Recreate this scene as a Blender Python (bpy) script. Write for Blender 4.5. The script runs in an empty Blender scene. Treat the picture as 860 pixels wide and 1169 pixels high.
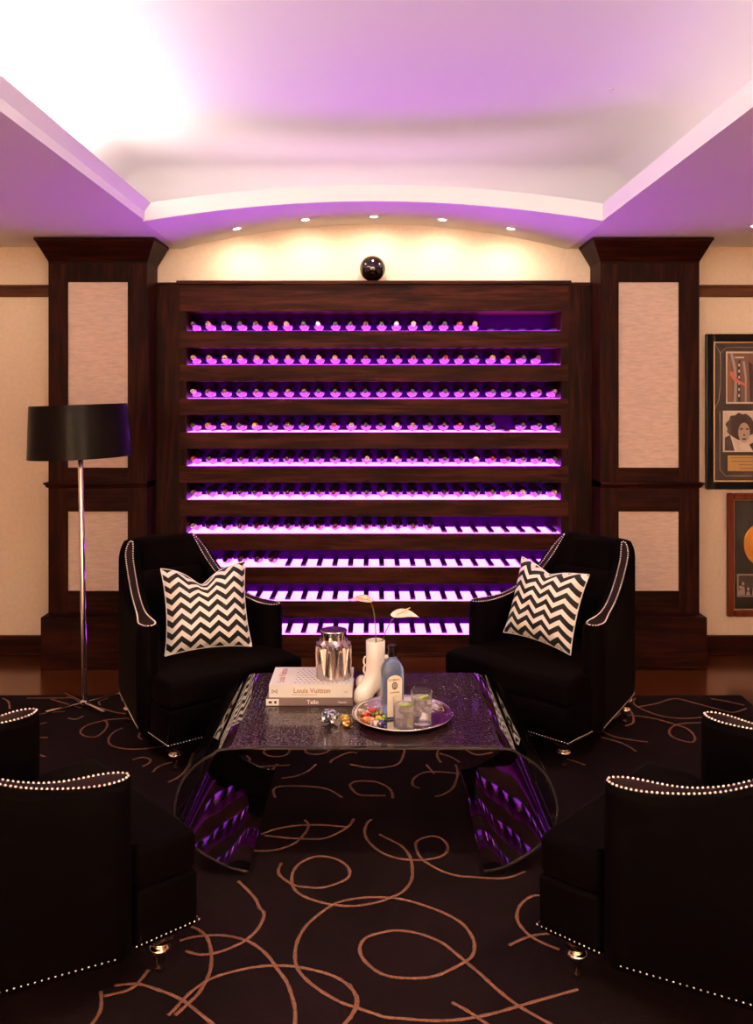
import bpy, bmesh, math, random
from mathutils import Vector, Matrix
random.seed(7)
PI = math.pi
scene = bpy.context.scene
COL = scene.collection

# ------------------------------------------------------------------ materials
# lamp powers (W), light-strip strengths and exposure
SP_ARCH, SP_WALL, SP_SIDE_FILL, SP_TABLE, SP_REAR_FILL = 8.0, 5.0, 2.5, 72.0, 1500.0
LED_POWER, COVE = 10.0, 60.0
EXPOSURE = 0.55
def new_mat(name):
    m = bpy.data.materials.new(name); m.use_nodes = True
    nt = m.node_tree
    return m, nt, nt.nodes['Principled BSDF']

def P(name, color, rough=0.5, metal=0.0, **kw):
    m, nt, b = new_mat(name)
    b.inputs['Base Color'].default_value = (*color, 1)
    b.inputs['Roughness'].default_value = rough
    b.inputs['Metallic'].default_value = metal
    for k, v in kw.items():
        k = k.replace('_', ' ')
        if k in b.inputs:
            b.inputs[k].default_value = (*v, 1) if isinstance(v, tuple) else v
    return m

def coords(nt, scale, kind='Object'):
    tc = nt.nodes.new('ShaderNodeTexCoord'); mp = nt.nodes.new('ShaderNodeMapping')
    mp.inputs['Scale'].default_value = scale
    nt.links.new(tc.outputs[kind], mp.inputs['Vector'])
    return mp.outputs['Vector']

def noise(nt, vec, scale, detail=4, rough=0.55, dist=0.0):
    n = nt.nodes.new('ShaderNodeTexNoise')
    n.inputs['Scale'].default_value = scale; n.inputs['Detail'].default_value = detail
    n.inputs['Roughness'].default_value = rough; n.inputs['Distortion'].default_value = dist
    nt.links.new(vec, n.inputs['Vector']); return n.outputs['Fac']

def ramp(nt, fac, stops):
    r = nt.nodes.new('ShaderNodeValToRGB')
    while len(r.color_ramp.elements) < len(stops): r.color_ramp.elements.new(0.5)
    for e, (p, c) in zip(r.color_ramp.elements, stops):
        e.position = p; e.color = (*c, 1)
    nt.links.new(fac, r.inputs['Fac']); return r.outputs['Color']

def bump(nt, b, height, strength, dist=0.002):
    n = nt.nodes.new('ShaderNodeBump'); n.inputs['Strength'].default_value = strength
    n.inputs['Distance'].default_value = dist
    nt.links.new(height, n.inputs['Height']); nt.links.new(n.outputs['Normal'], b.inputs['Normal'])

def math_node(nt, op, a, bval=None, cval=None):
    n = nt.nodes.new('ShaderNodeMath'); n.operation = op
    for i, v in enumerate((a, bval, cval)):
        if v is None: continue
        if isinstance(v, (int, float)): n.inputs[i].default_value = v
        else: nt.links.new(v, n.inputs[i])
    return n.outputs[0]

def wood(name, axis, dark, mid, light, rough=0.5):
    m, nt, b = new_mat(name)
    s = [38, 38, 38]; s[axis] = 2.2
    v = coords(nt, tuple(s))
    f = noise(nt, v, 1.0, 6, 0.6, 0.8)
    s2 = [7, 7, 7]; s2[axis] = 0.9
    g = noise(nt, coords(nt, tuple(s2)), 1.0, 3, 0.5, 2.5)
    mix = math_node(nt, 'MULTIPLY_ADD', g, 0.45, math_node(nt, 'MULTIPLY', f, 0.6))
    c = ramp(nt, mix, [(0.36, dark), (0.5, mid), (0.68, light)])
    nt.links.new(c, b.inputs['Base Color']); b.inputs['Roughness'].default_value = rough
    b.inputs['Specular IOR Level'].default_value = 0.07
    bump(nt, b, f, 0.25, 0.001)
    return m

def cloth(name, color, var=0.25, scale=60, rough=0.85, stretch=(1, 1, 1), bstr=0.2):
    m, nt, b = new_mat(name)
    f = noise(nt, coords(nt, stretch), scale, 5, 0.6)
    lo = tuple(c * (1 - var) for c in color); hi = tuple(min(1, c * (1 + var)) for c in color)
    nt.links.new(ramp(nt, f, [(0.3, lo), (0.7, hi)]), b.inputs['Base Color'])
    b.inputs['Roughness'].default_value = rough
    bump(nt, b, f, bstr, 0.002)
    return m

def emit(name, color, strength):
    m = bpy.data.materials.new(name); m.use_nodes = True
    nt = m.node_tree; nt.nodes.remove(nt.nodes['Principled BSDF'])
    e = nt.nodes.new('ShaderNodeEmission'); e.inputs[0].default_value = (*color, 1); e.inputs[1].default_value = strength
    nt.links.new(e.outputs[0], nt.nodes['Material Output'].inputs[0])
    return m

M = {}
WD, WM, WL = (0.004, 0.0005, 0.0003), (0.014, 0.0021, 0.0010), (0.042, 0.0075, 0.0038)
M['wood_v'] = wood('dark_oak_vertical', 2, WD, WM, WL)
M['wood_h'] = wood('dark_oak_horizontal', 0, WD, WM, WL)
M['wood_rail'] = wood('rack_rail_oak', 0, (0.009, 0.0014, 0.0008), (0.028, 0.0052, 0.0027), (0.078, 0.0165, 0.0090))
M['rail_h'] = wood('picture_rail_oak', 0, (0.05, 0.014, 0.007), (0.09, 0.028, 0.013), (0.14, 0.05, 0.024))
M['mahogany'] = wood('mahogany', 2, (0.06, 0.010, 0.005), (0.11, 0.022, 0.010), (0.17, 0.04, 0.018), 0.3)
M['wall'] = cloth('cream_wall', (0.74, 0.57, 0.43), 0.05, 40, 0.9, (1, 1, 1), 0.05)
M['panel'] = cloth('linen_wallcovering', (0.62, 0.45, 0.36), 0.13, 30, 0.9, (0.6, 1, 3.0), 0.25)
M['ceil'] = P('ceiling_paint', (0.82, 0.79, 0.78), 0.9)
M['black_metal'] = P('black_metal', (0.01, 0.01, 0.01), 0.4)

def velvet():
    m, nt, b = new_mat('black_velvet')
    f = noise(nt, coords(nt, (1, 1, 1)), 14, 4, 0.6, 0.6)
    nt.links.new(ramp(nt, f, [(0.3, (0.0006, 0.0002, 0.0002)), (0.75, (0.0020, 0.0007, 0.0006))]), b.inputs['Base Color'])
    b.inputs['Roughness'].default_value = 0.75
    b.inputs['Specular IOR Level'].default_value = 0.03
    b.inputs['Sheen Weight'].default_value = 0.012
    b.inputs['Sheen Tint'].default_value = (0.7, 0.35, 0.28, 1)
    b.inputs['Sheen Roughness'].default_value = 0.4
    return m
M['velvet'] = velvet()
M['trim_leather'] = P('brown_trim_leather', (0.014, 0.0045, 0.0038), 0.45, 0.0, Specular_IOR_Level=0.10)
M['chrome'] = P('polished_chrome', (0.82, 0.78, 0.74), 0.12, 1.0)
M['nail'] = P('silver_nailheads', (0.88, 0.80, 0.72), 0.25, 1.0)
M['leg_silver'] = P('silver_leaf_leg', (0.80, 0.70, 0.60), 0.16, 1.0)
M['lacquer'] = P('black_lacquer', (0.004, 0.003, 0.004), 0.035, 0.0, Coat_Weight=1.0, Coat_Roughness=0.02, Specular_IOR_Level=0.9)
M['lacquer_edge'] = P('polished_edge', (0.35, 0.27, 0.27), 0.2, 0.9)

def croc():
    m, nt, b = new_mat('croc_embossed_lacquer')
    v = coords(nt, (1.0, 1.25, 1.0))
    vo = nt.nodes.new('ShaderNodeTexVoronoi'); vo.feature = 'DISTANCE_TO_EDGE'
    vo.inputs['Scale'].default_value = 70; vo.inputs['Randomness'].default_value = 0.65
    nt.links.new(v, vo.inputs['Vector'])
    h = math_node(nt, 'MINIMUM', vo.outputs['Distance'], 0.22)
    b.inputs['Base Color'].default_value = (0.016, 0.003, 0.006, 1)
    b.inputs['Roughness'].default_value = 0.12
    b.inputs['Specular IOR Level'].default_value = 0.6
    b.inputs['Coat Weight'].default_value = 0.3; b.inputs['Coat Roughness'].default_value = 0.08
    bump(nt, b, h, 0.7, 0.005)
    return m
M['croc'] = croc()

def rug_mat():
    m, nt, b = new_mat('charcoal_rug_pile')
    f = noise(nt, coords(nt, (1, 1, 1)), 3.0, 3, 0.5)
    g = noise(nt, coords(nt, (1, 1, 1)), 320, 2, 0.6)
    mix = math_node(nt, 'MULTIPLY_ADD', g, 0.35, math_node(nt, 'MULTIPLY', f, 0.65))
    nt.links.new(ramp(nt, mix, [(0.3, (0.005, 0.0014, 0.0021)), (0.7, (0.0115, 0.0034, 0.0052))]), b.inputs['Base Color'])
    b.inputs['Roughness'].default_value = 0.95; b.inputs['Specular IOR Level'].default_value = 0.1
    bump(nt, b, g, 0.6, 0.004)
    return m
M['rug'] = rug_mat()
M['loop'] = cloth('tan_loop_yarn', (0.17, 0.062, 0.034), 0.45, 120, 0.9, (1, 1, 1), 0.8)

def floor_mat():
    m, nt, b = new_mat('brown_oak_boards')
    v = coords(nt, (1, 1, 1))
    br = nt.nodes.new('ShaderNodeTexBrick')
    br.inputs['Scale'].default_value = 1.0
    br.inputs['Brick Width'].default_value = 1.6; br.inputs['Row Height'].default_value = 0.16
    br.inputs['Mortar Size'].default_value = 0.002
    br.inputs['Color1'].default_value = (0.075, 0.017, 0.005, 1); br.inputs['Color2'].default_value = (0.10, 0.025, 0.007, 1)
    br.inputs['Mortar'].default_value = (0.03, 0.01, 0.005, 1)
    nt.links.new(v, br.inputs['Vector'])
    f = noise(nt, coords(nt, (2, 40, 1)), 1.0, 5, 0.6, 0.8)
    mx = nt.nodes.new('ShaderNodeMix'); mx.data_type = 'RGBA'; mx.blend_type = 'MULTIPLY'
    mx.inputs['Factor'].default_value = 0.6
    nt.links.new(br.outputs['Color'], mx.inputs[6]); nt.links.new(ramp(nt, f, [(0.3, (0.55, 0.5, 0.45)), (0.7, (1, 1, 1))]), mx.inputs[7])
    nt.links.new(mx.outputs[2], b.inputs['Base Color'])
    b.inputs['Roughness'].default_value = 0.20; b.inputs['Specular IOR Level'].default_value = 0.6; b.inputs['Specular Tint'].default_value = (1.0, 0.62, 0.42, 1)
    return m
M['floor'] = floor_mat()

def chevron():
    m, nt, b = new_mat('black_and_white_chevron')
    uv = nt.nodes.new('ShaderNodeUVMap'); sp = nt.nodes.new('ShaderNodeSeparateXYZ')
    nt.links.new(uv.outputs[0], sp.inputs[0])
    tri = math_node(nt, 'PINGPONG', math_node(nt, 'ADD', sp.outputs[0], 4.0), 0.044)
    t2 = math_node(nt, 'MULTIPLY_ADD', tri, 0.84, math_node(nt, 'ADD', sp.outputs[1], 4.0))
    fr = math_node(nt, 'FRACT', math_node(nt, 'DIVIDE', t2, 0.052))
    st = math_node(nt, 'GREATER_THAN', fr, 0.53)
    mx = nt.nodes.new('ShaderNodeMix'); mx.data_type = 'RGBA'
    mx.inputs[6].default_value = (0.005, 0.0022, 0.0025, 1); mx.inputs[7].default_value = (0.86, 0.78, 0.74, 1)
    nt.links.new(st, mx.inputs['Factor']); nt.links.new(mx.outputs[2], b.inputs['Base Color'])
    b.inputs['Roughness'].default_value = 0.8
    bump(nt, b, noise(nt, coords(nt, (1, 1, 1)), 220, 3), 0.15, 0.001)
    return m
M['chevron'] = chevron()
M['beige_satin'] = cloth('beige_satin', (0.42, 0.29, 0.19), 0.35, 45, 0.45, (1, 1, 1), 0.4)

M['bottle_glass'] = P('dark_bottle_glass', (0.003, 0.003, 0.004), 0.07, 0.0, IOR=2.0)
CAPS = {'black': (0.012, 0.010, 0.012), 'tan': (0.55, 0.30, 0.16), 'red': (0.35, 0.012, 0.012), 'dark red': (0.11, 0.010, 0.014),
        'cream': (0.75, 0.62, 0.48), 'gold': (0.55, 0.32, 0.08), 'silver': (0.5, 0.5, 0.52), 'brown': (0.16, 0.07, 0.04)}
for k, c in CAPS.items():
    M['cap_' + k] = P(k.replace(' ', '_') + '_foil', c, 0.35, 0.6 if k in ('gold', 'silver') else 0.0)
LEDC = (0.54, 0.056, 1.0)
M['led'] = emit('violet_light_panel', LEDC, LED_POWER)
M['cradle'] = P('black_cradle', (0.006, 0.004, 0.006), 0.5)
M['niche'] = cloth('niche_back_board', (0.018, 0.0006, 0.025), 0.1, 20, 0.9)
M['niche'].node_tree.nodes['Principled BSDF'].inputs['Specular IOR Level'].default_value = 0.02
M['cove_white'] = emit('warm_white_led_strip', (1.0, 0.88, 0.78), COVE)
M['cove_lilac'] = emit('lilac_led_strip', (0.90, 0.48, 1.0), COVE * 0.12)
M['cove_soft'] = emit('soft_led_strip', (1.0, 0.78, 0.74), COVE * 0.05)
M['cove_fill'] = emit('added_fill_strip', (0.92, 1.0, 0.90), COVE * 2.0)
M['lens'] = emit('downlight_lens', (1.0, 0.82, 0.55), 40.0)
M['white_metal'] = P('white_fitting', (0.75, 0.68, 0.6), 0.4)
M['gold'] = P('gold_disc', (0.85, 0.42, 0.05), 0.25, 1.0)
M['gold_trim'] = P('gold_trim', (0.75, 0.52, 0.26), 0.35, 0.8)
M['black_frame'] = P('black_frame_lacquer', (0.003, 0.002, 0.002), 0.25, 0.0, Specular_IOR_Level=0.15)
M['mat_dark'] = P('dark_mat_board', (0.045, 0.025, 0.018), 0.7)
M['mat_green'] = P('green_black_mat_board', (0.018, 0.014, 0.007), 0.8)
M['white_ceramic'] = P('white_ceramic', (0.82, 0.76, 0.70), 0.22)
M['canister_metal'] = P('pewter_metal', (0.62, 0.52, 0.52), 0.20, 1.0)
M['paper_white'] = P('book_cover_white', (0.70, 0.66, 0.64), 0.5)
M['pages'] = P('book_pages', (0.72, 0.64, 0.54), 0.8)
M['book_grey'] = P('book_cover_grey', (0.17, 0.11, 0.11), 0.5)
M['ink_gold'] = P('golden_brown_ink', (0.26, 0.085, 0.008), 0.4)
M['ink_rose'] = P('rose_ink', (0.42, 0.17, 0.15), 0.5)
M['ink_mauve'] = P('mauve_ink', (0.25, 0.14, 0.20), 0.5)
M['ink_white'] = P('white_ink', (0.8, 0.75, 0.72), 0.5)
M['ink_black'] = P('black_ink', (0.01, 0.008, 0.008), 0.5)
M['ink_red'] = P('red_ink', (0.35, 0.03, 0.03), 0.5)
M['gin_glass'] = P('pale_blue_glass', (0.36, 0.50, 0.86), 0.04, 0.0, Transmission_Weight=0.75, IOR=1.45)
M['label_cream'] = P('cream_label', (0.80, 0.70, 0.55), 0.6)
M['drink'] = P('cloudy_drink', (0.86, 0.80, 0.68), 0.05, 0.0, Transmission_Weight=0.75, IOR=1.33)
M['ice'] = P('ice', (0.93, 0.93, 0.95), 0.12, 0.0, Transmission_Weight=0.8, IOR=1.31)
M['lime'] = P('lime_flesh', (0.62, 0.60, 0.14), 0.4)
M['lime_skin'] = P('lime_skin', (0.22, 0.32, 0.03), 0.4)
M['stem'] = P('green_brown_stem', (0.12, 0.10, 0.05), 0.5)
M['spathe'] = P('creamy_white_spathe', (0.80, 0.68, 0.58), 0.3)
M['spadix'] = P('pale_yellow_spadix', (0.70, 0.55, 0.30), 0.6)
M['spathe_back'] = P('rosy_cream_spathe', (0.66, 0.42, 0.34), 0.35)
M['shade'] = P('glossy_black_shade', (0.006, 0.003, 0.003), 0.30, 0.0, Specular_IOR_Level=0.08)
M['ball'] = P('glossy_black_ball', (0.006, 0.002, 0.002), 0.05, 0.0, Coat_Weight=0.3)

def pane_mat():
    m = bpy.data.materials.new('picture_glass'); m.use_nodes = True
    nt = m.node_tree; nt.nodes.remove(nt.nodes['Principled BSDF'])
    t = nt.nodes.new('ShaderNodeBsdfTransparent'); g = nt.nodes.new('ShaderNodeBsdfGlossy'); g.inputs['Roughness'].default_value = 0.02
    lw = nt.nodes.new('ShaderNodeLayerWeight'); lw.inputs['Blend'].default_value = 0.5
    fac = math_node(nt, 'MULTIPLY_ADD', math_node(nt, 'POWER', lw.outputs['Facing'], 4.0), 0.6, 0.03)
    mx = nt.nodes.new('ShaderNodeMixShader')
    nt.links.new(fac, mx.inputs[0]); nt.links.new(t.outputs[0], mx.inputs[1]); nt.links.new(g.outputs[0], mx.inputs[2])
    nt.links.new(mx.outputs[0], nt.nodes['Material Output'].inputs[0])
    return m
M['pane'] = pane_mat(); M['clear'] = pane_mat(); M['clear'].name = 'clear_glass'

# ------------------------------------------------------------------ mesh helpers
def link(name, data, parent=None, loc=(0, 0, 0), rot=(0, 0, 0)):
    o = bpy.data.objects.new(name, data); COL.objects.link(o)
    o.location = loc; o.rotation_euler = rot
    if parent is not None: o.parent = parent
    return o

def obj(name, bm, mats, parent=None, loc=(0, 0, 0), rot=(0, 0, 0), smooth=False, fix=True):
    if fix: bmesh.ops.recalc_face_normals(bm, faces=bm.faces[:])
    me = bpy.data.meshes.new(name); bm.to_mesh(me); bm.free()
    for m in (mats if isinstance(mats, (list, tuple)) else [mats]): me.materials.append(M[m] if isinstance(m, str) else m)
    if smooth:
        me.polygons.foreach_set('use_smooth', [True] * len(me.polygons))
        if smooth != 'full':
            me.set_sharp_from_angle(angle=math.radians(smooth if not isinstance(smooth, bool) else 40))
    return link(name, me, parent, loc, rot)

def thing(name, label, cat, loc=(0, 0, 0), rotz=0.0, group=None):
    o = bpy.data.objects.new(name, None); COL.objects.link(o)
    o.location = loc; o.rotation_euler = (0, 0, rotz)
    o.empty_display_size = 0.05
    o['label'] = label; o['category'] = cat
    if group: o['group'] = group
    return o

def tag(o, label, cat, group=None):
    o['label'] = label; o['category'] = cat
    if group: o['group'] = group
    return o

def struct(o):
    o['kind'] = 'structure'; return o

def dup(root, loc, rotz, label, group=None):
    r = root.copy(); COL.objects.link(r); r.location = loc; r.rotation_euler = (0, 0, rotz); r['label'] = label
    if group: r['group'] = group
    for ch in list(root.children):
        c = ch.copy(); COL.objects.link(c); c.parent = r
        for g in list(ch.children):
            d = g.copy(); COL.objects.link(d); d.parent = c
    return r

def box(bm, x0, x1, y0, y1, z0, z1, bevel=0.0, seg=2, mat=0):
    r = bmesh.ops.create_cube(bm, size=1.0)
    vs = r['verts']
    for v in vs:
        v.co = Vector((x0 + (v.co.x + 0.5) * (x1 - x0), y0 + (v.co.y + 0.5) * (y1 - y0), z0 + (v.co.z + 0.5) * (z1 - z0)))
    fs = set(f for v in vs for f in v.link_faces)
    for f in fs: f.material_index = mat
    if bevel > 0:
        es = list(set(e for v in vs for e in v.link_edges))
        bmesh.ops.bevel(bm, geom=es, offset=bevel, segments=seg, profile=0.5, affect='EDGES')

def bx(x0, x1, y0, y1, z0, z1, bevel=0.0, seg=2):
    bm = bmesh.new(); box(bm, x0, x1, y0, y1, z0, z1, bevel, seg); return bm

def lathe(bm, prof, n=32, mat=0, M4=None, close=True):
    """prof = [(r, z)...] about Z"""
    rings = []
    for r, z in prof:
        if r < 1e-6:
            rings.append([bm.verts.new((0, 0, z))])
        else:
            rings.append([bm.verts.new((r * math.cos(2 * PI * i / n), r * math.sin(2 * PI * i / n), z)) for i in range(n)])
    vs = [v for r in rings for v in r]
    for a, b in zip(rings[:-1], rings[1:]):
        for i in range(n):
            j = (i + 1) % n
            if len(a) == 1 and len(b) == 1: continue
            if len(a) == 1: f = bm.faces.new((a[0], b[i], b[j]))
            elif len(b) == 1: f = bm.faces.new((a[i], a[j], b[0]))
            else: f = bm.faces.new((a[i], a[j], b[j], b[i]))
            f.material_index = mat
    if M4 is not None:
        for v in vs: v.co = M4 @ v.co
    return vs

def tube(bm, pts, rad, n=8, mat=0, flat=1.0, cap=True):
    """tube along 3-D points; rad a number or list"""
    pts = [Vector(p) for p in pts]
    rings = []
    up = Vector((0, 0, 1))
    for i, p in enumerate(pts):
        t = (pts[min(i + 1, len(pts) - 1)] - pts[max(i - 1, 0)]).normalized()
        u = up if abs(t.dot(up)) < 0.95 else Vector((0, 1, 0))
        s = t.cross(u).normalized(); w = s.cross(t).normalized()
        r = rad[i] if isinstance(rad, (list, tuple)) else rad
        rings.append([bm.verts.new(p + s * (r * math.cos(2 * PI * k / n)) + w * (r * flat * math.sin(2 * PI * k / n))) for k in range(n)])
    for a, b in zip(rings[:-1], rings[1:]):
        for k in range(n):
            f = bm.faces.new((a[k], a[(k + 1) % n], b[(k + 1) % n], b[k])); f.material_index = mat
    if cap:
        bm.faces.new(rings[0]).material_index = mat; bm.faces.new(rings[-1]).material_index = mat

def prism(bm, poly, y0, y1, mat=0):
    """poly in (x, z), extruded along y"""
    a = [bm.verts.new((x, y0, z)) for x, z in poly]; b = [bm.verts.new((x, y1, z)) for x, z in poly]
    n = len(poly)
    fs = [bm.faces.new(a), bm.faces.new(b)]
    for i in range(n): fs.append(bm.faces.new((a[i], a[(i + 1) % n], b[(i + 1) % n], b[i])))
    for f in fs: f.material_index = mat

def prismz(bm, poly, z0, z1, bevel=0.0, seg=3):
    a = [bm.verts.new((x, y, z0)) for x, y in poly]; b = [bm.verts.new((x, y, z1)) for x, y in poly]
    n = len(poly)
    bm.faces.new(a); bm.faces.new(b)
    for i in range(n): bm.faces.new((a[i], a[(i + 1) % n], b[(i + 1) % n], b[i]))
    if bevel: bmesh.ops.bevel(bm, geom=bm.edges[:], offset=bevel, segments=seg, profile=0.5, affect='EDGES')

def catmull(pts, sub=8, closed=False):
    out = []
    n = len(pts)
    P_ = [Vector(p) for p in pts]
    for i in range(n - 1):
        p0 = P_[max(i - 1, 0)]; p1 = P_[i]; p2 = P_[i + 1]; p3 = P_[min(i + 2, n - 1)]
        for s in range(sub):
            t = s / sub
            out.append(0.5 * ((2 * p1) + (p2 - p0) * t + (2 * p0 - 5 * p1 + 4 * p2 - p3) * t * t + (3 * p1 - p0 - 3 * p2 + p3) * t ** 3))
    out.append(P_[-1]); return out

def ball(bm, c, r, u=16, v=10, scale=(1, 1, 1), mat=0):
    m4 = Matrix.Translation(c) @ Matrix.Diagonal((r * scale[0], r * scale[1], r * scale[2], 1))
    res = bmesh.ops.create_uvsphere(bm, u_segments=u, v_segments=v, radius=1.0, matrix=m4)
    for f in set(f for q in res['verts'] for f in q.link_faces): f.material_index = mat
    return res['verts']

def text(name, s, size, mat, parent, loc, rot, extrude=0.0004, align='CENTER', sx=1.0):
    cu = bpy.data.curves.new(name, 'FONT'); cu.body = s; cu.size = size; cu.extrude = extrude; cu.offset = size * 0.008
    cu.align_x = align; cu.align_y = 'CENTER'; cu.resolution_u = 3
    o = bpy.data.objects.new(name, cu); COL.objects.link(o)
    bpy.context.view_layer.update()
    dg = bpy.context.evaluated_depsgraph_get()
    me = bpy.data.meshes.new_from_object(o.evaluated_get(dg))
    bpy.data.objects.remove(o); bpy.data.curves.remove(cu)
    me.name = name; me.materials.clear(); me.materials.append(M[mat])
    o = link(name, me, parent, loc, rot); o.scale = (sx, 1, 1)
    return o

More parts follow.
